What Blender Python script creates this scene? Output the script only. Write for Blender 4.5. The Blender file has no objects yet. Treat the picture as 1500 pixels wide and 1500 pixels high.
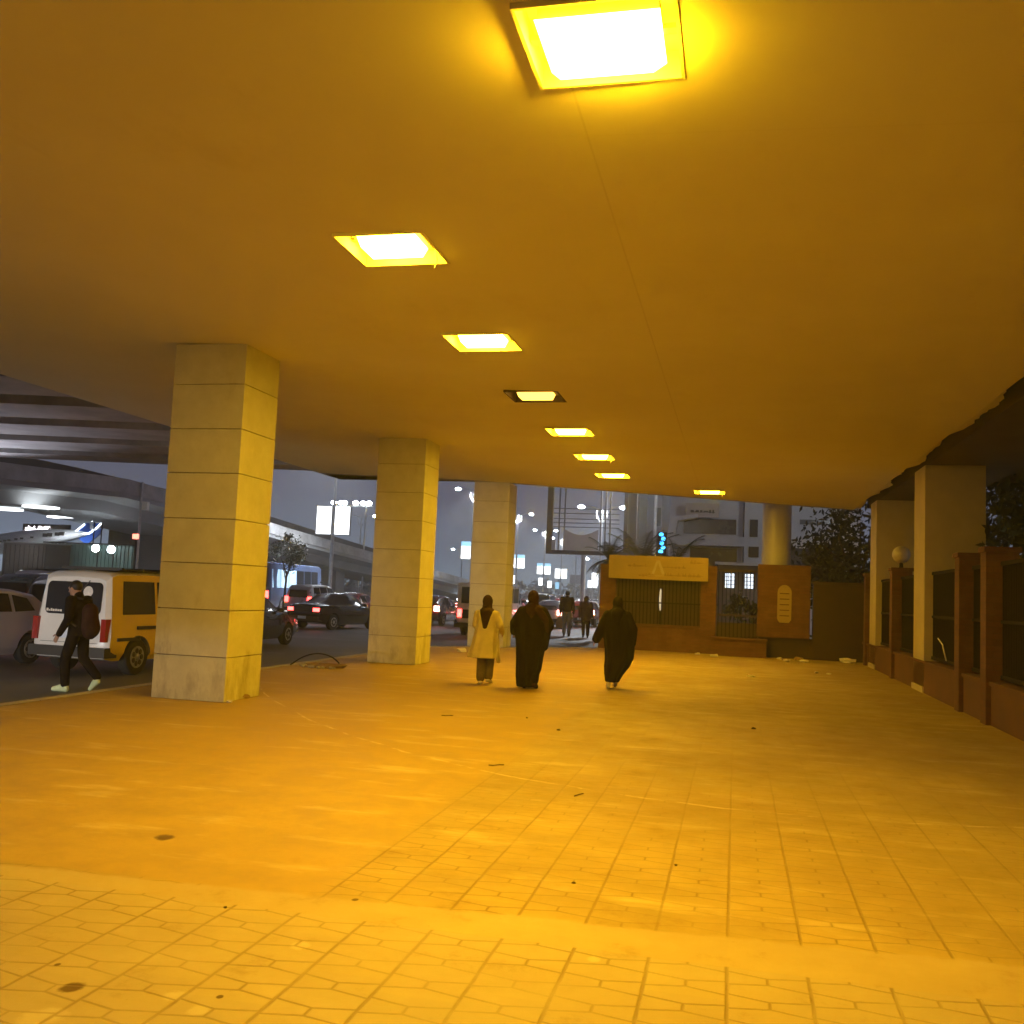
import bpy, bmesh, math, random
from mathutils import Vector, Matrix, noise
R=math.radians; PI=math.pi
random.seed(7)
sc=bpy.context.scene
col=sc.collection

# ------------------------------------------------------------------ camera
CAM=Vector((0,0,1.65)); F=1420.0
CM=Matrix.Rotation(0.22983,3,'Z')@Matrix.Rotation(PI/2+0.08275,3,'X')@Matrix.Rotation(0.043,3,'Z')
cd=bpy.data.cameras.new('camera'); cd.sensor_width=36; cd.lens=F/1500*36; cd.clip_end=6000; cd.clip_start=.05
cam=bpy.data.objects.new('camera',cd); col.objects.link(cam)
cam.matrix_world=Matrix.Translation(CAM)@CM.to_4x4(); sc.camera=cam
def ray(u,v): return CM@Vector(((u-750)/F,-(v-750)/F,-1))
def at_x(u,v,X): d=ray(u,v); return CAM+d*(X/d.x)
def at_y(u,v,Y): d=ray(u,v); return CAM+d*(Y/d.y)
def at_z(u,v,z): d=ray(u,v); return CAM+d*((z-1.65)/d.z)

# ------------------------------------------------------------------ materials
class X:
    """tiny expression builder over math nodes"""
    def __init__(s,nt,sock): s.nt=nt; s.s=sock
    def _op(s,op,*o):
        n=s.nt.nodes.new('ShaderNodeMath'); n.operation=op
        for i,a in enumerate((s,)+o):
            if isinstance(a,X): s.nt.links.new(a.s,n.inputs[i])
            else: n.inputs[i].default_value=a
        return X(s.nt,n.outputs[0])
    def __add__(s,o): return s._op('ADD',o)
    def __sub__(s,o): return s._op('SUBTRACT',o)
    def __mul__(s,o): return s._op('MULTIPLY',o)
    def __truediv__(s,o): return s._op('DIVIDE',o)
    def fract(s): return s._op('FRACT')
    def floor(s): return s._op('FLOOR')
    def abs(s): return s._op('ABSOLUTE')
    def mod(s,o): return s._op('FLOORED_MODULO',o)
    def min(s,o): return s._op('MINIMUM',o)
    def max(s,o): return s._op('MAXIMUM',o)
    def sqrt(s): return s._op('SQRT')
    def step(s,a,b):
        n=s.nt.nodes.new('ShaderNodeMapRange'); n.interpolation_type='SMOOTHSTEP'
        s.nt.links.new(s.s,n.inputs[0]); n.inputs[1].default_value=a; n.inputs[2].default_value=b
        return X(s.nt,n.outputs[0])
    def lin(s,a,b,c,d):
        n=s.nt.nodes.new('ShaderNodeMapRange'); n.clamp=True
        s.nt.links.new(s.s,n.inputs[0])
        for i,v in enumerate((a,b,c,d)): n.inputs[i+1].default_value=v
        return X(s.nt,n.outputs[0])
def c4(c): return (c[0],c[1],c[2],1)
class MT:
    def __init__(s,name):
        s.m=bpy.data.materials.new(name); s.m.use_nodes=True; s.nt=s.m.node_tree
        s.b=s.nt.nodes['Principled BSDF']; s.o=None
    def coord(s):
        n=s.nt.nodes.new('ShaderNodeTexCoord'); sp=s.nt.nodes.new('ShaderNodeSeparateXYZ')
        s.nt.links.new(n.outputs['Object'],sp.inputs[0]); s.vec=n.outputs['Object']
        return [X(s.nt,sp.outputs[i]) for i in range(3)]
    def noise(s,scale,detail=4,rough=.6,sx=None):
        n=s.nt.nodes.new('ShaderNodeTexNoise'); n.inputs['Scale'].default_value=scale
        n.inputs['Detail'].default_value=detail; n.inputs['Roughness'].default_value=rough
        v=s.vec
        if sx:
            mp=s.nt.nodes.new('ShaderNodeMapping'); mp.inputs['Scale'].default_value=sx
            s.nt.links.new(v,mp.inputs[0]); v=mp.outputs[0]
        s.nt.links.new(v,n.inputs['Vector'])
        return X(s.nt,n.outputs['Fac'])
    def mix(s,f,a,b):
        n=s.nt.nodes.new('ShaderNodeMix'); n.data_type='RGBA'
        if isinstance(f,X): s.nt.links.new(f.s,n.inputs[0])
        else: n.inputs[0].default_value=f
        for i,c in ((6,a),(7,b)):
            if isinstance(c,(tuple,list)): n.inputs[i].default_value=c4(c)
            else: s.nt.links.new(c,n.inputs[i])
        return n.outputs[2]
    def color(s,c): s.nt.links.new(c,s.b.inputs['Base Color'])
    def bump(s,h,dist=.01,st=.6):
        n=s.nt.nodes.new('ShaderNodeBump'); n.inputs['Distance'].default_value=dist; n.inputs['Strength'].default_value=st
        s.nt.links.new(h.s,n.inputs['Height']); s.nt.links.new(n.outputs[0],s.b.inputs['Normal'])
    def rough(s,v):
        if isinstance(v,X): s.nt.links.new(v.s,s.b.inputs['Roughness'])
        else: s.b.inputs['Roughness'].default_value=v
def mat(name,c,rough=.6,var=.25,scale=3.0,bump=0,metal=0,coat=0,spec=.5,bscale=40):
    t=MT(name); t.coord(); n=t.noise(scale,5,.65)
    d=tuple(x*(1-var) for x in c); l=tuple(min(1,x*(1+var*.6)) for x in c)
    t.color(t.mix(n.lin(.3,.7,0,1),d,l)); t.rough(n.lin(.2,.8,max(.02,rough-.08),min(1,rough+.08)))
    t.b.inputs['Metallic'].default_value=metal; t.b.inputs['Coat Weight'].default_value=coat
    t.b.inputs['Specular IOR Level'].default_value=spec
    if bump: t.bump(t.noise(bscale,4,.7),bump)
    return t.m
def emit(name,c,st,base=(.8,.8,.8)):
    t=MT(name); t.b.inputs['Base Color'].default_value=c4(base)
    t.b.inputs['Emission Color'].default_value=c4(c); t.b.inputs['Emission Strength'].default_value=st
    return t.m
M={}
def build_mats():
    t=MT('cladding_stone'); x,y,z=t.coord(); n=t.noise(2.2,6,.7); n2=t.noise(3.2,5,.7,(1,1,.35)); n3=t.noise(30,4,.7)
    c=t.mix(n.lin(.3,.7,0,1),(.56,.55,.40),(.69,.68,.51))
    c=t.mix(n3.lin(.62,.75,0,.3),c,(.3,.25,.17))
    c=t.mix((n2-(z*.28)+.06).lin(.46,.64,0,.5),c,(.24,.2,.14))
    c=t.mix(n2.lin(.6,.75,0,.25),c,(.3,.26,.18))
    t.color(c); t.rough(n.lin(.2,.8,.6,.85)); t.bump(n3,.004); M['stone']=t.m
    M['joint']=mat('joint_mortar',(.26,.22,.15),.9)
    M['concrete']=mat('bare_concrete',(.42,.42,.42),.85,.38,.8,.006)
    M['dark_concrete']=mat('dark_brown_concrete',(.075,.055,.045),.9,.35,.5,.006)  # concrete in one dark brown tone, mottled at random
    M['plaster']=mat('painted_plaster',(.5,.44,.3),.8,.14,1.5,.003)
    M['galv']=mat('galvanised_steel',(.5,.5,.5),.45,.2,8,0,.6)
    M['black_metal']=mat('black_metal',(.018,.013,.01),.85,.3,6,spec=.15)
    M['rust_metal']=mat('brown_painted_metal',(.045,.02,.012),.6,.3,4)
    M['white_paint']=mat('white_car_paint',(.74,.72,.68),.3,.06,2,0,0,.6)
    M['yellow_paint']=mat('yellow_car_paint',(.74,.53,.03),.35,.07,2,0,0,.5)
    M['lilac_paint']=mat('lilac_car_paint',(.5,.49,.62),.3,.06,2,0,.3,.6)
    M['black_paint']=mat('black_car_paint',(.012,.012,.014),.2,.2,2,0,0,.8)
    M['red_paint']=mat('red_car_paint',(.22,.015,.015),.25,.1,2,0,0,.8)
    M['dark_red_paint']=mat('dark_red_car_paint',(.07,.01,.012),.25,.1,2,0,0,.8)
    M['silver_paint']=mat('silver_car_paint',(.45,.46,.48),.3,.06,2,0,.5,.6)
    M['blue_paint']=mat('blue_bus_paint',(.1,.17,.36),.35,.1,2,0,0,.4)
    M['green_paint']=mat('dark_green_car_paint',(.03,.05,.045),.25,.1,2,0,0,.7)
    M['glass']=mat('dark_window_glass',(.012,.012,.014),.08,.2,2,spec=.6)
    M['tyre']=mat('tyre_rubber',(.02,.019,.018),.85,.3,10)
    M['rim']=mat('wheel_rim',(.42,.42,.42),.35,.15,6,0,.8)
    M['chrome']=mat('chrome_trim',(.6,.6,.6),.2,.1,6,0,1)
    M['plastic']=mat('black_plastic',(.035,.033,.032),.55,.2,8)
    M['plate']=mat('licence_plate',(.6,.68,.8),.5,.1,30)
    M['tail']=emit('tail_light_lit',(1,.06,.05),11,(.4,.01,.01))
    M['tail_hot']=emit('brake_light_lit',(1,.25,.2),22,(.4,.01,.01))
    M['tail_off']=mat('tail_light_unlit',(.3,.015,.01),.2,.1,2)
    M['head']=emit('headlight_lit',(.85,.93,1),30)
    M['head_off']=mat('headlight_glass',(.55,.55,.55),.1,.1,2)
    M['amber']=emit('turn_signal_lit',(1,.7,.3),6)
    M['brick']=None
    M['skin']=mat('skin',(.36,.21,.14),.55,.1,8)
    M['black_cloth']=mat('black_cloth',(.011,.007,.006),.9,.35,9,.01,spec=.15,bscale=25)
    M['brown_cloth']=mat('dark_brown_cloth',(.04,.017,.014),.9,.3,9,.01,spec=.15,bscale=25)
    M['plum_cloth']=mat('plum_cloth',(.1,.045,.05),.9,.3,9,.01,spec=.2,bscale=25)
    M['maroon_cloth']=mat('maroon_cloth',(.035,.012,.012),.9,.3,9,.01,spec=.2,bscale=25)
    M['grey_cloth']=mat('grey_trouser_cloth',(.22,.21,.22),.9,.2,9,.008,spec=.2,bscale=25)
    M['cream_cloth']=mat('cream_coat_cloth',(.68,.60,.30),.88,.14,6,.012,spec=.2,bscale=18)
    M['denim']=mat('olive_trouser_cloth',(.14,.11,.07),.9,.25,9,.008,spec=.2)
    M['hair']=mat('dark_hair',(.012,.009,.008),.6,.3,30)
    M['sneaker']=mat('pale_lime_sneaker',(.62,.72,.42),.6,.15,14)
    M['white_shoe']=mat('white_shoe',(.66,.62,.52),.6,.15,14)
    M['bag']=mat('black_bag_cloth',(.02,.016,.016),.7,.3,12,.006)
    M['leaf']=mat('dark_leaf',(.045,.055,.025),.6,.45,3)
    M['palm']=mat('palm_leaf',(.06,.075,.035),.6,.4,3)
    M['bark']=mat('bark',(.09,.065,.045),.9,.4,8,.02)
    M['litter']=mat('white_litter',(.7,.66,.6),.7,.2,14)
    M['cream_litter']=mat('brown_litter',(.3,.2,.12),.8,.3,14)
    M['twig']=mat('dry_twig',(.06,.035,.02),.9,.3,14)
    M['white_wall']=mat('white_building_wall',(.6,.61,.62),.8,.12,.5,.002)
    M['dark_glass']=mat('dark_ribbon_window',(.05,.045,.04),.25,.3,.7)
    M['board']=mat('yellow_sign_board',(.33,.24,.085),.6,.15,1.2)
    M['board_mark']=mat('brown_sign_lettering',(.25,.165,.055),.6,.2,6)
    M['board_logo']=mat('pale_sign_emblem',(.40,.33,.17),.6,.1,6)
    M['canvas']=mat('grey_billboard_canvas',(.5,.47,.46),.8,.14,.8)
    M['white_lamp']=emit('white_street_light',(.85,.95,1),60)
    M['panel_lit']=emit('lit_advert_panel',(.93,.98,1),3.2)
    M['panel_blue']=emit('lit_blue_advert',(.25,.6,.9),1.6)
    M['sodium']=emit('sodium_lamp_glass',(1,.56,.014),175)
    M['sodium_bare']=emit('bare_sodium_glass',(1,.56,.01),250)
    M['sodium_dim']=emit('fading_sodium_glass',(1,.5,.06),5)
    M['neon']=emit('blue_neon',(.03,.4,1),5)
    M['win_lit']=emit('lit_window_pane',(.75,.87,1),1.6)
    M['soft_lit']=emit('white_sign_letters',(1,.95,1),7)
    M['red_lit']=emit('red_sign_light',(1,.2,.12),4)
    M['screen']=emit('lit_bus_window',(.35,.7,1),1.0)
    M['airframe']=mat('white_aircraft_paint',(.75,.77,.8),.35,.06,2)
    M['airblue']=mat('blue_tail_paint',(.02,.09,.42),.35,.1,2)
    M['tail_tube']=emit('white_light_tube',(.8,.92,1),4)
    M['fixture']=mat('fixture_metal',(.3,.26,.2),.5,.2,6,0,.3)
    M['globe']=mat('milky_globe',(.55,.5,.42),.35,.1,3)
    # brick
    t=MT('red_brick_tiles'); x,y,z=t.coord()
    bt=t.nt.nodes.new('ShaderNodeTexBrick'); bt.inputs['Scale'].default_value=1
    bt.inputs['Brick Width'].default_value=.3; bt.inputs['Row Height'].default_value=.09; bt.inputs['Mortar Size'].default_value=.006
    bt.inputs['Color1'].default_value=(.13,.05,.024,1); bt.inputs['Color2'].default_value=(.095,.036,.018,1); bt.inputs['Mortar'].default_value=(.08,.04,.022,1)
    cb=t.nt.nodes.new('ShaderNodeCombineXYZ'); s=(x+y); t.nt.links.new(s.s,cb.inputs[0]); t.nt.links.new(z.s,cb.inputs[1])
    t.nt.links.new(cb.outputs[0],bt.inputs['Vector'])
    n=t.noise(1.5,5,.7); t.color(t.mix(n.lin(.45,.75,0,.5),bt.outputs['Color'],(.2,.11,.06))); t.rough(.85)
    t.bump(X(t.nt,bt.outputs['Fac'])*-1+n*.4,.006); M['brick']=t.m
    # plain reddish base wall
    M['red_wall']=mat('red_plaster_wall',(.12,.05,.027),.85,.3,1.3,.006)
    # soffit
    t=MT('soffit_plaster'); x,y,z=t.coord(); n=t.noise(.35,5,.6); n2=t.noise(6,4,.7)
    seam=((x+1.05).abs().step(.012,.004))*.25
    n3=t.noise(1.1,6,.75,(1,.4,1)); fs=((y*.4).fract()-.5).abs().step(.0035,.001)*n.lin(.4,.6,.0,.35)
    n=n.lin(.35,.7,0,.75)+n3.lin(.58,.75,0,.5)+fs
    t.color(t.mix((n.lin(0,1,0,1)),t.mix(seam,(.84,.80,.44),(.4,.3,.15)),(.76,.70,.36))); t.rough(.85); t.bump(n2,.004); M['soffit']=t.m
    # asphalt
    t=MT('asphalt'); x,y,z=t.coord(); n=t.noise(.5,5,.65); n2=t.noise(60,3,.7)
    t.color(t.mix(n.lin(.3,.7,0,1),(.06,.06,.062),(.115,.11,.11))); t.rough(n.lin(.3,.7,.5,.8)); t.bump(n2,.008); M['asphalt']=t.m
    # pavement: interlocking pavers, smooth border band, sand-covered apron
    t=MT('pavement'); x,y,z=t.coord()
    W=.35; PH=.26
    wob=t.noise(2,2,.5)*.012-.006
    u=(x+wob)/W; fu=u.fract(); par=u.floor().mod(2)*2-1
    line=(fu.min(fu*-1+1))*W
    v=(y+wob)/PH+par*.25+.25
    h=(fu-.5).abs(); vf=v.fract()
    dT=((vf-.64-h*.30).abs()).min((vf-.36+h*.30).abs())*(PH*.93)
    stub=((fu-.5).abs()*W).max((vf-.5).abs()*PH-.14*PH)
    d=line.min(dT).min(stub); sl=h*.0
    jn=t.noise(1.1,4,.6)
    joint=d.step(.010,.002)*jn.lin(.36,.56,.25,.95)
    wide=line.step(.012,.003)*jn.lin(.32,.55,.3,1)
    joint=joint.max(wide)
    edge=t.noise(1.3,4,.6)*.5-.25
    e2=t.noise(9,3,.6)*.06-.03
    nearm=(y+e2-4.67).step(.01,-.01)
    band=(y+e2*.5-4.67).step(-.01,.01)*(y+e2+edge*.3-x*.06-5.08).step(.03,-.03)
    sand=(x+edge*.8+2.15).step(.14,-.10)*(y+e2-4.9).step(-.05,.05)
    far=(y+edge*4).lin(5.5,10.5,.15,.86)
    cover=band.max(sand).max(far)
    jm=joint*(cover*-1+1)
    n1=t.noise(.55,6,.7); n2=t.noise(2.6,6,.72); n3=t.noise(26,4,.7); nst=t.noise(2.2,5,.65,(.35,1.3,1))
    tone=u.floor()*12.9+ (v+sl).floor()*7.3
    tint=(tone*.731).fract()*.24
    base=t.mix(n1.lin(.3,.7,0,1),(.26,.195,.07),(.44,.335,.13))
    base=t.mix(tint,base,(.2,.15,.09))
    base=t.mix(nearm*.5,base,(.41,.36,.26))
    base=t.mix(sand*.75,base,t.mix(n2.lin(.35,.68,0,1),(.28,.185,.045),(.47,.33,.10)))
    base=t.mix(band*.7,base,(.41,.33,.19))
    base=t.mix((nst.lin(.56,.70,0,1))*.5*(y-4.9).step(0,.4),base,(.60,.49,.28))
    base=t.mix(n2.lin(.58,.74,0,.5),base,(.2,.125,.06))
    n4=t.noise(.23,3,.6); base=t.mix(n4.lin(.42,.62,0,.38),base,(.24,.15,.06))
    base=t.mix(n3.lin(.66,.74,0,.5),base,(.2,.13,.07))
    # trodden pale line of spilt plaster across the slabs
    pl=(y-(x*x*.10+x*-.10+8.15)+edge*.5).abs()
    base=t.mix(pl.step(.035,.008)*n2.lin(.46,.58,0,.5),base,(.70,.58,.36))
    def blot(px,py,r):
        q=(((x-px)*(x-px)+(y-py)*(y-py)*.6).sqrt()+(n2-.5)*r*2.2)
        return q.step(r,r*.55)
    for (uu,vv,rr) in ((240,1228,.075),(105,1447,.05),(84,1413,.015),(322,1460,.018),(520,1318,.022)):
        p=at_z(uu,vv,0); base=t.mix(blot(p.x,p.y,rr)*.95,base,(.07,.03,.015))
    for (uu,vv,rr) in ((255,1458,.06),(440,1385,.05),(62,1490,.09),(290,1480,.05),(870,1405,.04)):
        p=at_z(uu,vv,0); base=t.mix(blot(p.x,p.y,rr)*.3,base,(.6,.52,.36))
    base=t.mix(jm*.68,base,(.15,.095,.04))
    t.color(base); t.rough(n2.lin(.3,.7,.55,.85))
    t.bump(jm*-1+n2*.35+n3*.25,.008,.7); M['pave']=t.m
    M['kerb']=mat('kerb_stone',(.4,.37,.32),.85,.25,3,.006)
    M['soil']=mat('bare_soil',(.11,.09,.07),.95,.35,.4,.02)
build_mats()

# ------------------------------------------------------------------ mesh helper
class MB:
    def __init__(s): s.bm=bmesh.new(); s.mi=0
    def face(s,pts,mi=None):
        f=s.bm.faces.new([s.bm.verts.new(p) for p in pts]); f.material_index=s.mi if mi is None else mi; return f
    def box(s,x0,x1,y0,y1,z0,z1,m=None,mi=None):
        c=[Vector((x,y,z)) for z in (z0,z1) for y in (y0,y1) for x in (x0,x1)]
        if m: c=[m@p for p in c]
        vs=[s.bm.verts.new(p) for p in c]
        for q in ((0,2,3,1),(4,5,7,6),(0,1,5,4),(2,6,7,3),(0,4,6,2),(1,3,7,5)):
            f=s.bm.faces.new([vs[i] for i in q]); f.material_index=s.mi if mi is None else mi
        return s
    def cyl(s,p0,p1,r0,r1=None,n=12,mi=None,cap=True):
        r1=r0 if r1 is None else r1; p0=Vector(p0); p1=Vector(p1)
        q=(p1-p0).to_track_quat('Z','Y').to_matrix()
        A=[];B=[]
        for i in range(n):
            a=2*PI*i/n; d=q@Vector((math.cos(a),math.sin(a),0))
            A.append(s.bm.verts.new(p0+d*r0)); B.append(s.bm.verts.new(p1+d*r1))
        fs=[s.bm.faces.new((A[i],A[(i+1)%n],B[(i+1)%n],B[i])) for i in range(n)]
        if cap: fs+= [s.bm.faces.new(A[::-1]),s.bm.faces.new(B)]
        for f in fs: f.material_index=s.mi if mi is None else mi
        return s
    def tube(s,pts,r,n=8,mi=None):
        for a,b in zip(pts,pts[1:]): s.cyl(a,b,r,r,n,mi)
        return s
    def ball(s,c,r,m=None,seg=14,rings=9,mi=None):
        r=(r,r,r) if isinstance(r,(int,float)) else r
        mm=Matrix.Translation(Vector(c))@(m.to_4x4() if m else Matrix.Identity(4))@Matrix.Diagonal((*r,1))
        g=bmesh.ops.create_uvsphere(s.bm,u_segments=seg,v_segments=rings,radius=1,matrix=mm)
        for v in g['verts']:
            for f in v.link_faces: f.material_index=s.mi if mi is None else mi
        return s
    def cap(s,p0,p1,r0,r1=None,n=12):
        r1=r0 if r1 is None else r1
        s.cyl(p0,p1,r0,r1,n); s.ball(p0,r0,None,n,8); s.ball(p1,r1,None,n,8); return s
    def loft(s,rings,caps=True,mi=None,closed=True):
        V=[[s.bm.verts.new(p) for p in r] for r in rings]; n=len(V[0])
        for a,b in zip(V,V[1:]):
            for i in range(n if closed else n-1):
                f=s.bm.faces.new((a[i],a[(i+1)%n],b[(i+1)%n],b[i])); f.material_index=s.mi if mi is None else mi
        if caps:
            for q in (V[0][::-1],V[-1]):
                f=s.bm.faces.new(q); f.material_index=s.mi if mi is None else mi
        return s
    def prism(s,poly,axis,a,b,mi=None):
        def P(p,t):
            return Vector((t,p[0],p[1])) if axis=='x' else Vector((p[0],t,p[1])) if axis=='y' else Vector((p[0],p[1],t))
        s.loft([[P(p,a) for p in poly],[P(p,b) for p in poly]],mi=mi); return s
    def bevel(s,w=.01,seg=2):
        es=[e for e in s.bm.edges if len(e.link_faces)==2 and e.calc_face_angle(0)>.5]
        bmesh.ops.bevel(s.bm,geom=es,offset=w,segments=seg,affect='EDGES',profile=.6); return s
    def build(s,name,mats,parent=None,smooth=None,fix=True):
        if fix: bmesh.ops.recalc_face_normals(s.bm,faces=s.bm.faces)
        me=bpy.data.meshes.new(name); s.bm.to_mesh(me); s.bm.free()
        for m in (mats if isinstance(mats,(list,tuple)) else [mats]): me.materials.append(m)
        if smooth:
            for p in me.polygons: p.use_smooth=True
            if smooth<3: me.set_sharp_from_angle(angle=smooth)
        o=bpy.data.objects.new(name,me); col.objects.link(o)
        if parent: o.parent=parent
        return o
def tag(o,label,cat,group=None):
    o['label']=label; o['category']=cat
    if group: o['group']=group
    return o
def thing(name,label,cat,loc=(0,0,0),rz=0,group=None):
    o=bpy.data.objects.new(name,None); col.objects.link(o); o.location=loc; o.rotation_euler=(0,0,rz)
    o.empty_display_size=.2
    return tag(o,label,cat,group)
def struct(o): o['kind']='structure'; return o
def dup(root,loc,rz,label,group=None,mats=None,cat=None):
    mats=mats or {}
    def cp(o,par):
        c=o.copy(); col.objects.link(c)
        if par: c.parent=par
        if c.type=='MESH':
            for sl in c.material_slots:
                if sl.material and sl.material.name in mats:
                    nm=mats[sl.material.name]; sl.link='OBJECT'; sl.material=nm
        for ch in list(o.children): cp(ch,c)
        return c
    r=cp(root,None); r.location=loc; r.rotation_euler=(0,0,rz); r['label']=label
    if group: r['group']=group
    if cat: r['category']=cat
    return r
def apply_mods(o):
    bpy.context.view_layer.update()
    dg=bpy.context.evaluated_depsgraph_get()
    me=bpy.data.meshes.new_from_object(o.evaluated_get(dg)); old=o.data
    o.modifiers.clear(); o.data=me; bpy.data.meshes.remove(old); return o
def remesh(mb,name,m,parent,voxel=.014,it=4):
    o=mb.build(name,m,parent)
    r=o.modifiers.new('r','REMESH'); r.mode='VOXEL'; r.voxel_size=voxel
    q=o.modifiers.new('s','SMOOTH'); q.iterations=it; q.factor=.5
    apply_mods(o)
    for p in o.data.polygons: p.use_smooth=True
    if not o.data.materials: o.data.materials.append(m)
    return o
def lamp(name,kind,loc,energy,color,parent=None,size=.1,aim=None,angle=120,blend=.6):
    l=bpy.data.lights.new(name,kind); l.energy=energy; l.color=color
    l.shadow_soft_size=size
    if kind=='SPOT': l.spot_size=R(angle); l.spot_blend=blend
    o=bpy.data.objects.new(name,l); col.objects.link(o); o.location=loc
    if aim is not None: o.rotation_euler=Vector(aim).to_track_quat('-Z','Y').to_euler()
    if parent: o.parent=parent
    return o

# ------------------------------------------------------------------ world
w=bpy.data.worlds.new('World'); sc.world=w; w.use_nodes=True; nt=w.node_tree; nt.nodes.clear()
out=nt.nodes.new('ShaderNodeOutputWorld'); sky=nt.nodes.new('ShaderNodeTexSky'); sky.sky_type='NISHITA'; sky.sun_disc=False
sky.sun_elevation=R(-5); sky.sun_rotation=R(250); b1=nt.nodes.new('ShaderNodeBackground'); b1.inputs[1].default_value=.05
nt.links.new(sky.outputs[0],b1.inputs[0])
tc=nt.nodes.new('ShaderNodeTexCoord'); sp=nt.nodes.new('ShaderNodeSeparateXYZ'); nt.links.new(tc.outputs['Generated'],sp.inputs[0])
ad=nt.nodes.new('ShaderNodeMath'); ad.operation='MULTIPLY_ADD'; ad.inputs[1].default_value=1; ad.inputs[2].default_value=0
nt.links.new(sp.outputs[2],ad.inputs[0])
wn=nt.nodes.new('ShaderNodeTexNoise'); wn.inputs['Scale'].default_value=3; nt.links.new(tc.outputs['Generated'],wn.inputs['Vector'])
cr=nt.nodes.new('ShaderNodeValToRGB'); e=cr.color_ramp.elements
e[0].position=0; e[0].color=(.24,.31,.39,1); e[1].position=.8; e[1].color=(.045,.04,.06,1)
for p,c in ((.035,(.175,.215,.29,1)),(.09,(.118,.126,.178,1)),(.2,(.092,.086,.125,1))):
    q=e.new(p); q.color=c
nt.links.new(ad.outputs[0],cr.inputs[0])
b2=nt.nodes.new('ShaderNodeBackground'); b2.inputs[1].default_value=1.05; nt.links.new(cr.outputs[0],b2.inputs[0])
ash=nt.nodes.new('ShaderNodeAddShader'); nt.links.new(b1.outputs[0],ash.inputs[0]); nt.links.new(b2.outputs[0],ash.inputs[1]); nt.links.new(ash.outputs[0],out.inputs[0])
vs=sc.view_settings; vs.view_transform='Standard'; vs.look='None'; vs.exposure=0; vs.gamma=1; vs.use_curve_mapping=False
sc.cycles.use_denoising=True
try: sc.cycles.denoiser='OPENIMAGEDENOISE'
except Exception: pass
sc.cycles.max_bounces=8; sc.cycles.diffuse_bounces=5; sc.cycles.sample_clamp_indirect=6; sc.cycles.caustics_reflective=False; sc.cycles.caustics_refractive=False
WHITE=(.88,.94,1)

# ------------------------------------------------------------------ ground, road, pavement
mb=MB(); mb.face([(-2500,-2500,-.17),(2500,-2500,-.17),(2500,2500,-.17),(-2500,2500,-.17)]); struct(mb.build('ground',M['soil'],fix=False))
mb=MB(); mb.face([(-70,-60,-.15),(-4.35,-60,-.15),(-4.35,400,-.15),(-70,400,-.15)]); struct(mb.build('road',M['asphalt'],fix=False))
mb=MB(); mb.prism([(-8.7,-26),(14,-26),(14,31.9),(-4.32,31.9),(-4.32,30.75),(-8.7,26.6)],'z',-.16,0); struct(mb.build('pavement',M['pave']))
mb=MB()
yy=-26
while yy<26.4:
    mb.box(-8.88,-8.705,yy,min(yy+.98,26.5),-.149,.006); yy+=1
n_=6
for i in range(n_):
    a=Vector((-8.79,26.62,0)).lerp(Vector((-4.42,30.83,0)),i/n_); b=Vector((-8.79,26.62,0)).lerp(Vector((-4.42,30.83,0)),(i+.98)/n_)
    d=(b-a); rot=Matrix.Translation(a)@Matrix.Rotation(math.atan2(d.y,d.x),4,'Z'); mb.box(0,d.length,0,.17,-.149,.006,rot)
mb.bevel(.012,1); struct(mb.build('kerb',M['kerb']))
mb=MB(); mb.box(-26.6,-24.0,30,300,-.149,.05); struct(mb.build('median',M['kerb']))

# ------------------------------------------------------------------ bridge deck overhead
def zs(x): return 4.97-.033*(max(x,-7.8)+7.8)
def yend(x): return 30.05+.262*x
LX=(-3.66,-2.78); LX2=(-1.24,-.36)
row1=[8.37+3.36*i for i in range(6)]
holes=[(LX[0],LX[1],y-.42,y+.42) for y in row1]+[(LX2[0],LX2[1],4.73,5.57),(LX2[0],LX2[1],27.6,28.4)]
deck=thing('bridge_deck','wide overhead bridge deck with plastered underside lit yellow by sodium lamps','bridge deck',(0,0,0))
xs=sorted(set([-12.25,-7.8,3.42]+[v for h in holes for v in h[:2]])); ys=sorted(set([-1.6]+[v for h in holes for v in h[2:]]))+[None]
mb=MB()
for i in range(len(xs)-1):
    for j in range(len(ys)-1):
        xa,xb=xs[i],xs[i+1]; ya=ys[j]; yb=ys[j+1]
        xm=(xa+xb)/2; ym=(ya+(yb if yb else ya+1))/2
        if any(h[0]<xm<h[1] and h[2]<ym<h[3] for h in holes): continue
        pts=[]
        for (xx,yv) in ((xa,ya),(xb,ya),(xb,yb),(xa,yb)):
            yq=yend(xx) if yv is None else yv
            pts.append((xx,yq,zs(xx)))
        mb.face(pts)
bmesh.ops.remove_doubles(mb.bm,verts=mb.bm.verts,dist=1e-4)
for f in mb.bm.faces:
    f.normal_update()
    if f.normal.z>0: f.normal_flip()
soff=mb.build('soffit',M['soffit'],deck,fix=False)
mb=MB() # ragged plaster lip at right edge
yy=-1.6; rnd=random.Random(3); prev=3.42+.1
pts=[]
while yy<yend(3.42): pts.append((yy,3.5+rnd.uniform(0,.05)+.07*math.sin(yy*1.3)+.04*math.sin(yy*3.1))); yy+=rnd.uniform(.1,.3)
pts.append((yend(3.42),3.5))
for (a,xa),(b,xb) in zip(pts,pts[1:]):
    mb.face([(3.42,a,zs(3.42)),(3.42,b,zs(3.42)),(xb,b,zs(3.42)+.03),(xa,a,zs(3.42)+.03)])
for f in mb.bm.faces:
    f.normal_update()
    if f.normal.z>0: f.normal_flip()
mb.build('plaster_edge',M['soffit'],deck,fix=False)
mb=MB() # body of the slab: fascia, top
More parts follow.
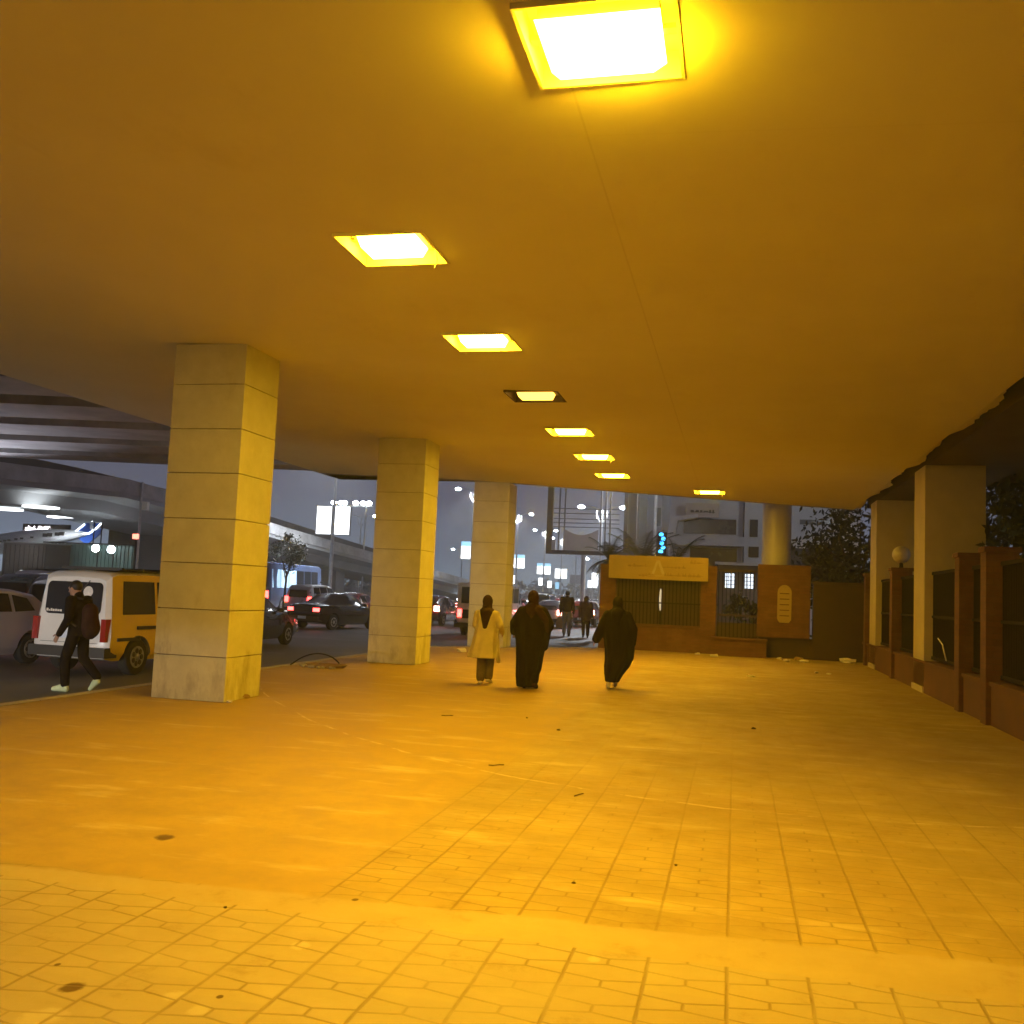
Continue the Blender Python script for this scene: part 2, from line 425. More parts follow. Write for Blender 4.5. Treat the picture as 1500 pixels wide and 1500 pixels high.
sk=lambda x0,x1,y0,z0,z1: mb.loft([[(x0,y0,z0),(x1,y0,z0),(x1,yend(x1)+.0,z0),(x0,yend(x0)+.0,z0)],[(x0,y0,z1),(x1,y0,z1),(x1,yend(x1),z1),(x0,yend(x0),z1)]])
sk(-27,16,-1.6,5.72,6.6)
mb.build('slab',M['concrete'],deck)
for (xa,xb) in ((-12.25,-7.8),(-7.8,3.42)):
    for s_,yo in ((1,0),(-1,None)):
        ya=yend(xa)+.002 if yo==0 else -1.602; yb=yend(xb)+.002 if yo==0 else -1.602
        yt=.16*s_
        mb=MB(); mb.loft([[(xa,ya,zs(xa)-.002),(xb,yb,zs(xb)-.002),(xb,yb+yt,zs(xb)-.002),(xa,ya+yt,zs(xa)-.002)],[(xa,ya,5.72),(xb,yb,5.72),(xb,yb+yt,5.72),(xa,ya+yt,5.72)]]); mb.build('end_fascia',M['concrete'],deck)
mb=MB() # ribs on the left side
y0=16.93-2.8*6
for k in range(10):
    a=y0+2.8*k; b=a+1.75
    def sh(x,y): return y+.24*(x+12.25)
    xl=-27
    if a>26.0: continue
    b=min(b,26.6)
    mb.loft([[(xl,sh(xl,a),5.0),(-12.26,a,5.0),(-12.26,b,5.0),(xl,sh(xl,b),5.0)],[(xl,sh(xl,a),5.72),(-12.26,a,5.72),(-12.26,b,5.72),(xl,sh(xl,b),5.72)]])
mb.build('cross_beams',M['concrete'],deck)
mb=MB(); mb.loft([[(-12.25,-1.6,4.97),(-12.25,yend(-12.25),4.97),(-12.05,yend(-12.05),4.97),(-12.05,-1.6,4.97)][::-1],[(-12.25,-1.6,5.72),(-12.25,yend(-12.25),5.72),(-12.05,yend(-12.05),5.72),(-12.05,-1.6,5.72)][::-1]])
mb.bm.transform(Matrix.Translation((.004,0,.003)))
mb.build('rib_closure',M['concrete'],deck)
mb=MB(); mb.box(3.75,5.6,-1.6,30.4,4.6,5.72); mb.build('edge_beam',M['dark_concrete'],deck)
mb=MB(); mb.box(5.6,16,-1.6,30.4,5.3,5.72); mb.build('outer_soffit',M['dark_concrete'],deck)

# ------------------------------------------------------------------ ceiling lamps
LAMPLAB=['first lit ceiling lamp of the left row, largest recess left of centre','second ceiling lamp of the left row, ahead of the large left recess',
 'dim ceiling lamp with recess walls coloured dark as if unlit, third in its row','fourth ceiling lamp of the left row, showing as bright sliver','fifth ceiling lamp of the left row, slim lit strip with stub',
 'sixth ceiling lamp of the left row, nearest to the deck end']
SOD=560
V3=lambda x,y,z:Vector((x,y,z))
def ceil_lamp(h,label,dim=False,tilt=0,wire=True,drop=0):
    cx=(h[0]+h[1])/2; cy=(h[2]+h[3])/2; z=zs(cx)
    t=thing('ceiling_lamp',label,'ceiling lamp',(cx,cy,z),0,'sodium lamps recessed in the bridge soffit')
    hw=(h[1]-h[0])/2-.003; hl=(h[3]-h[2])/2-.003; D=.15
    mb=MB()  # recess box with outward lip
    for (x0,x1,y0,y1) in ((-hw,-hw+.02,-hl,hl),(hw-.02,hw,-hl,hl),(-hw+.02,hw-.02,-hl,-hl+.02),(-hw+.02,hw-.02,hl-.02,hl)):
        mb.box(x0,x1,y0,y1,-.018,D)
    mb.box(-hw,hw,-hl,hl,D,D+.02)
    mb.build('recess_frame',M['rust_metal'] if dim else M['soffit'],t)  # dim lamp: unlit recess put into the wall colour as dark brown
    mb=MB(); mb.box(-.33,.33,-.24,.24,.062-drop,.145-drop).bevel(.03,2); hs=mb.build('lamp_housing',M['fixture'],t)
    mb=MB()
    mb.loft([[V3(x*a,y*b,zz_-drop) for x,y in ((-1,-1),(1,-1),(1,1),(-1,1))] for zz_,a,b in (((-.03,.27,.2),(.059,.34,.27)) if drop else ((-.035,.25,.16),(.059,.285,.195)))]); mb.build('lamp_glass',M['sodium_dim'] if dim else M['sodium_bare'] if drop else M['sodium'],t)
    for s in (-1,1):
        mb=MB(); mb.box(*sorted((s*.325,s*.41)),-.03,.03,.09-drop,.12-drop); mb.build('bracket',M['fixture'],t)
    lamp('sodium_light','SPOT',(cx,cy,z-(.045 if not drop else .14)),SOD*(.12 if dim else 1.25 if drop else .4 if cy>26 else 1),(1,.52,.002),None,.22,(0,0,-1),128,.8)
    if wire:
        mb=MB(); mb.tube([(.3,.2,D-.01),(.35,.22,.06),(.36,.26,-.03),(.33,.28,-.1)],.007,6); mb.build('wire',M['fixture'],t)
    return t
for i,y in enumerate(row1): ceil_lamp((LX[0],LX[1],y-.42,y+.42),LAMPLAB[i],dim=(i==2),wire=i in(0,4))
ceil_lamp(holes[6],'blazing ceiling lamp nearest the viewer at the top of the picture',drop=.055,wire=False)
ceil_lamp(holes[7],'lone far ceiling lamp right of the row, above the gate wall')

# ------------------------------------------------------------------ columns
def column(y,label,stain=False):
    t=thing('stone_column',label,'column',(-7.25,y+.5,0),0,'stone clad columns along the kerb')
    zz=[0,.6,1.235,1.87,2.485,3.12,3.74,4.37,zs(-7.3)-.003]
    mb=MB()
    for a,b in zip(zz,zz[1:]): mb.box(-.55,.55,-.5,.5,a+.006,b-.006)
    mb.bevel(.012,2); mb.build('cladding',M['stone'],t,.6)
    mb=MB(); mb.box(-.525,.525,-.475,.475,0,zz[-1]); mb.build('core',M['joint'],t)
    return t
column(12.05,'nearest square stone column with dark joints, beside the yellow van')
column(20.1,'middle square stone column between the wire coil and dark red car')
column(28.2,'farthest square stone column behind the woman in the cream coat')
def pier(y,label):
    t=thing('plastered_pier',label,'pillar',(4.27,y+.6,0),0,'plastered pillars in the fence line')
    mb=MB(); mb.box(-.57,.57,-.6,.6,0,4.6).bevel(.015,2); mb.build('shaft',M['plaster'],t,.6)
    mb=MB(); mb.box(-.6,.6,-.63,.63,0,.12).bevel(.015,1); mb.build('base_course',M['plaster'],t)
    return t
pier(21,'nearer plastered pillar rising from the fence on the right')
pier(28,'farther plastered pillar in the fence, beside the round globe')

# ------------------------------------------------------------------ fence on the right
fx=3.86
fence=thing('boundary_fence','dark fence on red low wall with brick piers along the right edge','fence',(fx,0,0))
mb=MB(); mb.box(-.16,.16,-1,30.6,-.02,.58); mb.box(-.19,.19,-1,30.6,.582,.64)
# the wall stops at the pillars
mb.build('base_wall',M['red_wall'],fence)
py=[1.0,3.9,6.9,9.9,12.9,15.9,17.7,24.9,29.8]
for y in py:
    mb=MB(); mb.box(-.23,.23,y-.17,y+.17,-.01,2.56); mb.box(-.26,.26,y-.2,y+.2,2.562,2.64); mb.bevel(.01,1); mb.build('brick_pier',M['brick'],fence)
spans=[(a+.17,b-.17) for a,b in zip(py,py[1:])]
sp2=[]
for a,b in spans:
    for (c,d) in ((21-.03,22.23),(28-.03,29.23)):
        if a<c<b: sp2.append((a,c)); a=d
    if b-a>.3: sp2.append((a,b))
for a,b in sp2:
    mb=MB(); y=a+.05
    mb.box(-.03,.03,a,b,.68,.74); mb.box(-.03,.03,a,b,2.36,2.42); mb.box(-.026,.026,a,b,1.5,1.55)
    while y<b-.03: mb.box(-.012,.012,y,y+.024,.742,2.358); y+=.085
    mb.build('bar_panel',M['black_metal'],fence)
    mb=MB(); mb.box(.05,.056,a,b,.66,2.4); mb.build('backing_sheet',M['black_metal'],fence)
g=thing('globe_lamp','unlit milky globe lamp on the fence beside the farther pillar','lamp',(fx,24.9,2.64),0)
mb=MB(); mb.cyl((0,0,0),(0,0,.12),.05,.04); mb.build('stem',M['black_metal'],g)
mb=MB(); mb.ball((0,0,.32),.21); mb.build('globe',M['globe'],g,4)

# ------------------------------------------------------------------ end gate wall
gw=thing('gate_wall','red brick gate wall with barred opening at the end of the pavement','wall',(0,31.2,0))
mb=MB()
mb.box(-4.28,-3.77,0,.35,0,2.7); mb.box(-1.09,-.6,0,.35,0,2.74); mb.box(-3.77,-1.09,.02,.33,0,.78); mb.box(-3.77,-1.09,.02,.33,2.35,2.7); mb.bevel(.008,1)
mb.build('brickwork',M['brick'],gw)
mb=MB(); mb.box(-3.75,-1.11,-.03,.05,.785,.84); mb.build('sill',M['red_wall'],gw)
mb=MB(); x=-3.7
while x<-1.12: mb.box(x,x+.028,.12,.148,.842,2.348); x+=.115
mb.box(-3.77,-1.09,.11,.158,1.5,1.54); mb.build('bars',M['black_metal'],gw)
mb=MB(); mb.box(-3.77,-1.09,.26,.27,.785,2.345); mb.build('shutter',M['rust_metal'],gw)
# sign board
sb=thing('sign_board','long dull yellow sign board fixed above the barred opening','sign',(-2.43,31.02,2.62))
mb=MB(); mb.box(-1.56,1.56,0,.1,-.37,.37).bevel(.012,2); mb.build('panel',M['board'],sb)
rn=random.Random(5)
for (xa,xb,z0) in ((-.95,-.35,.05),(.15,.75,.03),(.2,1.3,-.22),(-.6,-.2,-.25),(1.0,1.3,.2)):
    x=xa; mb=MB(); mb.box(xa,xb+.1,-.006,.0,z0-.008,z0+.008)
    while x<xb:
        w_=rn.uniform(.05,.13); h_=rn.uniform(.03,.075); mb.box(x,x+w_,-.008,0,z0-h_/2,z0+h_/2)
        if rn.random()<.5: mb.box(x+w_*.3,x+w_*.3+.03,-.008,0,z0+h_/2+.001,z0+h_/2+.05)
        x+=w_+rn.uniform(.0,.05)
    mb.build('lettering',M['board_mark'],sb)
mb=MB(); mb.prism([(-.2,-.2),(-.12,-.2),(.0,.16),(.13,-.2),(.22,-.2),(.05,.24),(-.05,.24)],'y',-.012,0); mb.prism([(-.32,-.27),(.2,-.25),(.2,-.23),(-.32,-.25)],'y',-.01,0); mb.build('emblem',M['board_logo'],sb)
# step block
st=thing('step_block','low brick block on the pavement between gate wall and relief panel','step',(0,30.5,0))
mb=MB(); mb.box(-.68,.92,0,.55,0,.5).bevel(.02,1); mb.build('block',M['brick'],st)
mb=MB(); mb.box(-.72,.96,-.04,.59,.502,.56).bevel(.01,1); mb.build('coping',M['red_wall'],st)
# gate leaf
gt=thing('metal_gate','dark barred gate between the gate wall and the relief panel','gate',(0,31.3,0))
mb=MB(); x=-.55
while x<.6: mb.box(x,x+.026,0,.03,.1,2.6); x+=.12
mb.build('bars',M['black_metal'],gt)
for (za,zb) in ((.04,.1),(1.2,1.26),(2.6,2.66)):
    mb=MB(); mb.box(-.58,.66,-.012,.047,za,zb); mb.build('rail',M['rust_metal'],gt)
mb=MB(); mb.box(-.58,.66,.032,.04,.1,1.0); mb.build('kick_sheet',M['rust_metal'],gt)
# relief panel
rp=thing('relief_panel','brick faced panel with arched emblem raised on dark plinth','wall panel',(1.43,31.0,0))
mb=MB(); mb.box(-.78,.78,0,.4,.62,2.85).bevel(.012,1); mb.build('brick_face',M['brick'],rp)
mb=MB(); mb.box(-.74,1.9,.12,.45,0,.615); mb.build('plinth',M['rust_metal'],rp)
arch=[(-.21,-.5)]+[(.21*math.cos(PI-PI*i/10),.32+.24*math.sin(PI*i/10)) for i in range(11)]+[(.21,-.5)]
arch2=arch+[(.14,-.6),(-.14,-.6)]
mb=MB(); mb.prism([(a*1.0+.02,b+1.68) for a,b in arch2],'y',-.03,0); mb.build('arched_emblem',M['board'],rp)
for k in range(5):
    mb=MB(); mb.box(-.12,.16,-.04,-.031,1.28+k*.17,1.31+k*.17); mb.build('emblem_line',M['brick'],rp)
fw=thing('boundary_wall','dark low wall closing the right end behind the litter','wall',(3.0,31.1,0))
mb=MB(); mb.box(-.7,.95,0,.3,0,2.3); mb.build('wall_body',M['rust_metal'],fw)
mb=MB(); mb.box(-.74,.98,-.04,.34,2.302,2.38); mb.build('coping',M['rust_metal'],fw)
# round column beyond wall
rc=thing('round_column','smooth round concrete column behind the relief panel','column',(1.23,32.4,-.16))
mb=MB(); mb.cyl((0,0,0),(0,0,5.6),.46,n=40); mb.cyl((0,0,5.6),(0,0,5.9),.46,.75,n=40); mb.build('shaft',mat('pale_column_paint',(.5,.48,.45),.4,.1,1),rc,.7)
mb=MB(); mb.cyl((0,0,0),(0,0,.25),.55,n=40); mb.build('base',M['concrete'],rc,.7)

# ------------------------------------------------------------------ background buildings on the right
bd=thing('white_building','white modern building with dark ribbon windows beyond the gate','building',(0,54,-.17))
def Lx(u,Y=54): return at_y(u,790,Y).x
def Lz(u,v,Y=54): return at_y(u,v,Y).z+.17
mb=MB(); mb.box(Lx(1090),Lx(1262),.5,14,0,9); mb.box(Lx(978),Lx(1088),1.2,14,0,9.2); mb.build('wall',M['white_wall'],bd)
mb=MB()
def win(u0,v0,u1,v1,yo=.46,m='dark_glass',nm='window'):
    q=MB(); a=Lx(u0); b=Lx(u1); z1=Lz(u0,v0); z0=Lz(u1,v1); q.box(a,b,yo-.05,yo+.2,z0,z1); o=q.build(nm,M[m],bd); return o
mb.box(Lx(975),Lx(1092),.55,1.19,Lz(1000,797),Lz(1000,783)); mb.build('parapet_band',M['white_wall'],bd)
win(1000,757,1078,781,1.15); win(1010,800,1080,862,1.15)
win(1098,760,1110,786,.46); win(1172,760,1220,768,.46); win(1158,802,1235,860,.46); win(1097,800,1112,816,.46)
mb=MB(); mb.box(Lx(1003),Lx(1052),.3,.5,Lz(1005,757),Lz(1005,736)); s_=mb.build('name_board',M['canvas'],bd)
mb=MB(); rn=random.Random(11); x=Lx(1010); mb.box(x,Lx(1046),.28,.298,Lz(1010,749)-.02,Lz(1010,749)+.02)
while x<Lx(1047):
    w_=rn.uniform(.08,.3); h_=rn.uniform(.06,.2); z_=Lz(1010,748); mb.box(x,x+w_,.27,.299,z_-h_/2,z_+h_/2); x+=w_+rn.uniform(.02,.1)
mb.build('name_lettering',M['dark_glass'],s_)
mb=MB(); a=Lx(978); mb.prism([(a-.1,Lz(980,800)),(a+.05,Lz(980,765)),(a+.35,Lz(985,755)),(a+1.6,Lz(1000,752)),(a+1.6,Lz(1000,757)),(a+.5,Lz(990,762)),(a+.3,Lz(990,800))],'y',.2,1.15); mb.build('curved_canopy',M['white_wall'],bd)
gate=thing('lit_kiosk','small building with two glowing barred windows behind the gate','building',(0,40,-.17))
def Kx(u): return at_y(u,840,40).x
def Kz(v): return at_y(1080,v,40).z+.17
mb=MB(); mb.box(Kx(1050),Kx(1112),0,3,0,Kz(828)); mb.build('wall',M['dark_concrete'],gate)
for (u0,u1) in ((1062,1077),(1091,1104)):
    mb=MB(); mb.box(Kx(u0),Kx(u1),-.03,-.002,Kz(862),Kz(840)); q=mb.build('window',M['win_lit'],gate)
    mb=MB()
    for k in range(4):
        x=Kx(u0)+(Kx(u1)-Kx(u0))*k/3; mb.box(x-.012,x+.012,-.05,-.031,Kz(862),Kz(840))
    for k in range(5):
        z=Kz(862)+(Kz(840)-Kz(862))*k/4; mb.box(Kx(u0),Kx(u1),-.07,-.052,z-.012,z+.012)
    mb.build('grille',M['black_metal'],q)
mb=MB(); mb.box(Kx(1047),Kx(1115),-.15,3.1,Kz(828)+.002,Kz(824)); mb.build('roof',M['white_wall'],gate)
lamp('kiosk_light','POINT',((Kx(1090)),38.9,1.6),30,(.9,.95,1),None,.1)
# tall dark column / billboard
bb=thing('billboard','large empty steel billboard frame with grey canvas remnant','billboard',(0,60,-.17))
def Bx(u,v=770): return at_y(u,v,60).x
def Bz(u,v): return at_y(u,v,60).z+.17
mb=MB(); x0,x1=Bx(805),Bx(928); zb=Bz(860,813); zt=zb+5.6
mb.box(x0-.15,x0+.2,-.15,.15,zb,zt); mb.box(x1-.2,x1+.2,-.15,.15,zb-.2,zt); mb.box(x0+.2,x1-.2,-.15,.15,zb,zb+.25); mb.box(x0+.2,x1-.2,-.15,.15,zt-.25,zt)
mb.build('frame',M['rust_metal'],bb)
mb=MB()
for k,v in enumerate((745,752,760,766,772)):
    z=Bz(850,v); mb.box(x0+.2,x1-.9,.2,.24,z-.025,z+.025)
for u in (818,826,879,886,893): mb.box(Bx(u)-.05,Bx(u)+.05,.25,.33,zb+.26,zt-.26)
mb.build('lattice',mat('dull_steel',(.2,.19,.19),.6,.2,6),bb)
mb=MB(); xa,xb=Bx(826),Bx(877); z1=Bz(850,775); n=8
top=[(xa+(xb-xa)*i/n, z1-.38*math.sin(PI*i/n)**1 ) for i in range(n+1)]
mb.prism([(xa,zb+.27)]+top+[(xb,zb+.27)],'y',.0,.03); mb.build('canvas',M['canvas'],bb)
mb=MB(); mb.cyl((Bx(857),0,0),(Bx(857),0,zb),.16,n=12); mb.build('post',M['galv'],bb)
mb=MB(); mb.box(Bx(805),Bx(815),-.1,.1,zb+.26,zb+.9); mb.build('service_box',M['galv'],bb)
tw=thing('dark_tower','narrow dark brown tower block rising behind the billboard','building',(0,66,-.17))
mb=MB(); mb.box(at_y(914,760,66).x,at_y(936,760,66).x,0,6,0,13); mb.build('wall',M['dark_concrete'],tw)
mb=MB(); mb.box(at_y(917,760,66).x,at_y(920,760,66).x,-.1,-.002,1,12.5); mb.build('pilaster',M['rust_metal'],tw)
tb=thing('grey_tower','grey high block behind the neon sign, right of the brown tower','building',(0,75,-.17))
mb=MB(); mb.box(at_y(938,760,75).x,at_y(970,760,75).x,0,8,0,15); mb.build('wall',mat('mauve_render',(.22,.2,.24),.8,.1,.3),tb)
for k in range(4):
    mb=MB(); mb.box(at_y(962,760,75).x,at_y(968,760,75).x,-.05,-.002,5+k*2.4,6.4+k*2.4); mb.build('window',M['dark_glass'],tb)
ns=thing('neon_sign','small blue neon sign glowing above the sign board','neon sign',at_y(970,795,50))
mb=MB(); mb.box(-.22,.22,0,.15,-.75,.55).bevel(.03,1); mb.build('box',M['black_metal'],ns)
mb=MB()
for k,(a,b) in enumerate(((-.1,.3),(.1,.25),(-.05,.2),(.08,.1),(-.1,.35))): mb.ball((a*.6,-.04,.42-k*.22),(.12,.04,.10))
mb.build('neon_tube',M['neon'],ns)
mb=MB(); mb.cyl((0,.1,-.75),(0,.1,-3.6),.05); mb.build('bracket_pole',M['black_metal'],ns)

# ------------------------------------------------------------------ flyover ramps at left
def flyover(name,label,path,width,m,piers,lights=False):
    t=thing(name,label,'flyover')
    def sec(prof):
        rings=[]
        for i,p in enumerate(path):
            a=Vector(path[max(0,i-1)]); b=Vector(path[min(len(path)-1,i+1)]); d=(b-a).normalized(); nrm=Vector((-d.y,d.x,0)).normalized()
            rings.append([Vector(p)+nrm*q[0]+Vector((0,0,q[1])) for q in prof])
        return rings
    mb=MB(); mb.loft(sec([(0,0),(.25,0),(.25,-.75),(0,-.75)])); mb.build('parapet',m[0],t)
    mb=MB(); mb.loft(sec([(.05,-.752),(.05,-1.0),(1.5,-1.15),(1.9,-1.75),(width-1.9,-1.75),(width-1.5,-1.15),(width,-1.0),(width,-.752)])); mb.build('girder',m[1],t)
    mb=MB(); mb.loft(sec([(width-.25,0),(width,0),(width,-.75),(width-.25,-.75)])); mb.build('far_parapet',m[0],t)
    for (x,y,wx,wy,zt) in piers:
        mb=MB(); mb.box(x-wx/2,x+wx/2,y-wy/2,y+wy/2,-.16,zt).bevel(.06,2); mb.build('pier',m[1],t)
    return t
fa=(M['concrete'],mat('flyover_girder_concrete',(.34,.35,.36),.85,.2,.3))
ramp=flyover('flyover_ramp','long pale concrete ramp sloping down behind the traffic',[(-37,14,6.3),(-34.5,28,6.5),(-33,37.5,6.6),(-31.4,45,6.75),(-31,50,6.42),(-31.6,65,5.55),(-32,83,4.69),(-32,116,2.94),(-32.5,140,1.6)],9,fa,[(-36.5,57,3.0,2.2,4.6),(-37,84,2.6,2,3.2),(-37.5,30,2.6,2,4.9)])
for i,(u,v) in enumerate(((8,747),(60,744),(92,759))):
    p=at_z(u,v,4.80)
    mb=MB(); mb.cyl((0,0,.0),(0,0,.07),.85,.85,n=24); o=mb.build('underside_light',M['panel_lit'],ramp); o.location=p
    lamp('underside_lamp','SPOT',p+Vector((0,0,-.15)),900,WHITE,None,.4,(0,0,-1),150)
flyover('upper_flyover','dark higher flyover passing behind the pale ramp',[(-52,20,9.5),(-48,45,9.6),(-46,60,9.2),(-44,80,8.3),(-43,110,6.3),(-43,150,3.5)],8,(M['dark_concrete'],M['dark_concrete']),[(-50,72,2,2,6.9),(-48,100,2,2,5.2)])

# ------------------------------------------------------------------ street lamps with advert panels
def street_lamp(x,y,label,h=12,panels=True,arms=True,light=0,px=1.1,ph=1.85,pz=4.7,blue=False,single=False,rz=0,pm='panel_lit',aim=(0,0,-1),cone=None):
    t=thing('street_lamp',label,'street lamp',(x,y,-.15),rz,'street lamps along the road')
    mb=MB(); mb.cyl((0,0,0),(0,0,h),.13,.075,n=10); mb.cyl((0,0,0),(0,0,.5),.2,.18,n=10); mb.build('pole',M['galv'],t,.8)
    if arms:
        mb=MB()
        for s in (-1,1):
            mb.tube([(s*.05,0,h-1.2),(s*.42,0,h-.7),(s*.45,0,h-.2),(s*.32,0,h)],.04,6)
            mb.tube([(s*.1,0,h-.1),(s*.9,0,h+.16),(s*1.55,0,h+.2)],.045,6)
        mb.build('arm',M['galv'],t)
        for s in (-1,1):
            mb=MB(); mb.ball((s*1.75,0,h+.2),(.42,.17,.08),seg=12,rings=8); hd=mb.build('lamp_head',M['galv'],t,2)
            mb=MB(); mb.ball((s*1.75,0,h+.13),(.30,.22,.16),seg=12,rings=8); mb.build('lamp_glass',M['white_lamp'],hd,4)
    if panels:
        for s in ((-1,1) if not single else (1,)):
            mb=MB(); mb.box(s*.62-px/2+.02,s*.62+px/2-.02,-.09,.09,pz,pz+ph).bevel(.04,2); q=mb.build('advert_frame',M['galv'],t)
            mb=MB(); mb.box(s*.62-px/2+.06,s*.62+px/2-.06,-.105,-.091,pz+.05,pz+ph-.05)
            mb.build('advert_panel',M['panel_blue'] if (blue and s>0 and False) else M[pm],q)
            if blue: 
                mb=MB(); mb.box(s*.62-px/2+.06,s*.62+px/2-.06,-.112,-.106,pz+ph*.72,pz+ph-.05); mb.build('advert_header',M['panel_blue'],q)
    if light:
        lamp('street_light','SPOT',Vector((x,y,h-.25)),light,WHITE,None,.3,aim,cone or (112 if y<60 else 140),.5)
    return t
def SL(u,vtopPanel,Y,label,**k):
    p=at_y(u,vtopPanel,Y); return street_lamp(p.x,Y,label,pz=p.z+.15-1.85,**k)
SL(490,741,57,'tall street lamp with two blank glowing panels between first two columns',light=26000,arms=True,aim=(-.35,.2,-1))
SL(692,793,95,'street lamp with lit panel half hidden behind the farthest column',blue=True,light=9000)
SL(757,812,124,'street lamp with lit panel pair just right of the farthest column',blue=True,light=9000)
SL(797,825,155,'street lamp whose left advert glows blue, beside the billboard edge',blue=True,light=9000)
SL(822,833,176,'street lamp with square joined panels under the billboard',light=8000)
SL(843,842,200,'street lamp with dull unlit panels under the billboard',pm='canvas')
SL(868,850,230,'far street lamp with two small lit panels above the walking couple')
p=at_y(549,757,110); street_lamp(p.x-1.7,110,'street lamp glimpsed at the left edge of the middle column',h=p.z+.1,panels=False)
p=at_y(664,805,165); street_lamp(p.x+1.7,165,'distant street lamp between middle and farthest columns',h=p.z+.1,panels=False)
p=at_y(880,820,120); street_lamp(p.x,120,'street lamp with twin bright heads beside the gate wall edge',h=p.z+.1,panels=True,pz=3.0,px=.9,ph=1.7,light=9000)
p=at_y(912,745,80); street_lamp(p.x-1.7,80,'street lamp shining through the billboard frame',h=p.z+.1,panels=False,light=9000)
for (u,v,Y,lb) in ((752,849,190,'small lit panel post beside farthest column near the traffic'),(792,852,215,'small lit panel post above the traffic, under the blue advert'),(805,856,235,'small lit panel post above traffic, below the joined panels'),(816,858,260,'tiny bluish lit panel post above the distant traffic')):
    p=at_y(u,v,Y); t=thing('lit_post',lb,'advert post',(p.x,Y,-.15),0,'small lit advert posts')
    mb=MB(); mb.cyl((0,0,0),(0,0,p.z-.7),.07,n=8); mb.build('post',M['galv'],t)
    mb=MB(); mb.box(-.5,.5,-.1,.1,p.z-.7,p.z+1.0).bevel(.05,2); mb.build('lit_panel',M['panel_lit'] if u!=816 else M['panel_blue'],t)
t=thing('added_building_lamp','unseen lamp post added among the dark trees to light the white building','street lamp',(7.6,38,-.17))  # added post, hidden by the trees, brightens the white building
mb=MB(); mb.cyl((0,0,0),(0,0,8.5),.09,.06,n=10); mb.build('pole',M['galv'],t)
mb=MB(); mb.ball((0,.2,8.45),(.25,.35,.1)); mb.build('lamp_head',M['galv'],t,3)
lamp('added_building_light','SPOT',(7.6,38.3,8.2),1600,WHITE,None,.3,(-.1,.8,-.35),120)
t=thing('floodlight','unseen white floodlight added at the far kerb to light the ribs','floodlight',(-24.9,24,-.15),R(-35))  # added out of frame so the cross beams get white light from below
mb=MB(); mb.cyl((0,0,0),(0,0,1.3),.06,n=8); mb.build('post',M['galv'],t)
mb=MB(); mb.box(-.1,.06,-.3,.3,1.3,1.7).bevel(.03,2); mb.build('housing',M['plastic'],t)
mb=MB(); mb.box(.061,.075,-.27,.27,1.33,1.67); mb.build('lamp_glass',M['white_lamp'],t)
lamp('flood_light','SPOT',(-24.72,23.87,1.78),4500,(.86,.85,1),None,.25,(3.4,-2.2,3.2),62,1)
# stadium style light bar
p=at_y(520,741,90); t=thing('floodlight_mast','mast with row of small white floodlights behind the blank panels','floodlight',(p.x,90,-.17))
mb=MB(); mb.cyl((1.2,0,0),(1.2,0,p.z+.1),.09,n=8); mb.build('mast',M['galv'],t)
mb=MB(); mb.box(-2.4,1.9,-.06,.06,p.z+.1,p.z+.25); mb.build('crossbar',M['galv'],t)
for k,dx in enumerate((-2.2,-1.5,-1.1,.1,.9,1.5)):
    mb=MB(); mb.ball((dx,-.1,p.z+.45),(.3 if k!=1 else .22,.15,.2)); mb.build('floodlight',M['white_lamp'],t,4)
# pole with a small box at left
p=at_y(209,706,46); t=thing('camera_pole','slim grey pole with small white box beside the nearest column','pole',(p.x,46,-.15))
mb=MB(); mb.cyl((0,0,0),(0,0,p.z+.15),.085,.06,n=10); mb.build('pole',M['galv'],t)
q=at_y(215,742,46); mb=MB(); mb.box(.12,.45,-.1,.1,q.z-.05,q.z+.4).bevel(.02,1); mb.build('equipment_box',M['white_paint'],t)
mb=MB(); mb.box(0,.2,-.02,.02,q.z+.12,q.z+.16); mb.build('bracket',M['galv'],t)
street_lamp(-5.2,63,'street lamp added behind the sign board to light the far road',panels=False,light=26000,rz=R(180),aim=(-.28,-.75,-1),cone=74)  # added lamp, hidden by the sign board, brightens the far road
# unseen street lamp behind the viewer lights the near paving
t=thing('added_roadside_lamp','unseen white street lamp added by the kerb behind the viewer','street lamp',(-10.4,-15.5,-.15))
mb=MB(); mb.cyl((0,0,0),(0,0,8.95),.1,.07,n=10); mb.build('pole',M['galv'],t)
mb=MB(); mb.tube([(0,0,8.85),(1.0,.3,9.25),(1.9,.5,9.3)],.045,6); mb.build('arm',M['galv'],t)
mb=MB(); mb.ball((2.1,.5,9.25),(.35,.18,.1)); mb.build('lamp_head',M['white_lamp'],t,4)
lamp('added_roadside_light','SPOT',(-8.3,-15,8.9),2800,(.95,.96,1),None,.25,(.15,.9,-.5),120)

# ------------------------------------------------------------------ trees
def leaves(mb,c,r,n,size,seed,clumps=9,flat=.8):
    rn=random.Random(seed); c=Vector(c); cl=[]
    for _ in range(clumps):
        while True:
            d=Vector((rn.uniform(-1,1),rn.uniform(-1,1),rn.uniform(-1,1)))
            if d.length<1: break
        cl.append((c+Vector((d.x*r[0],d.y*r[1],d.z*r[2])),rn.uniform(.28,.5)))
    for _ in range(n):
        cc,k=rn.choice(cl); d=Vector((rn.gauss(0,1),rn.gauss(0,1),rn.gauss(0,1)*flat))*k*.55
        p=cc+Vector((d.x*r[0],d.y*r[1],d.z*r[2]))
        a=Vector((rn.gauss(0,1),rn.gauss(0,1),rn.gauss(0,1))).normalized(); b=a.orthogonal().normalized()
        s=size*rn.uniform(.6,1.4); mb.face([p-a*s,p+b*s*.5,p+a*s,p-b*s*.5])
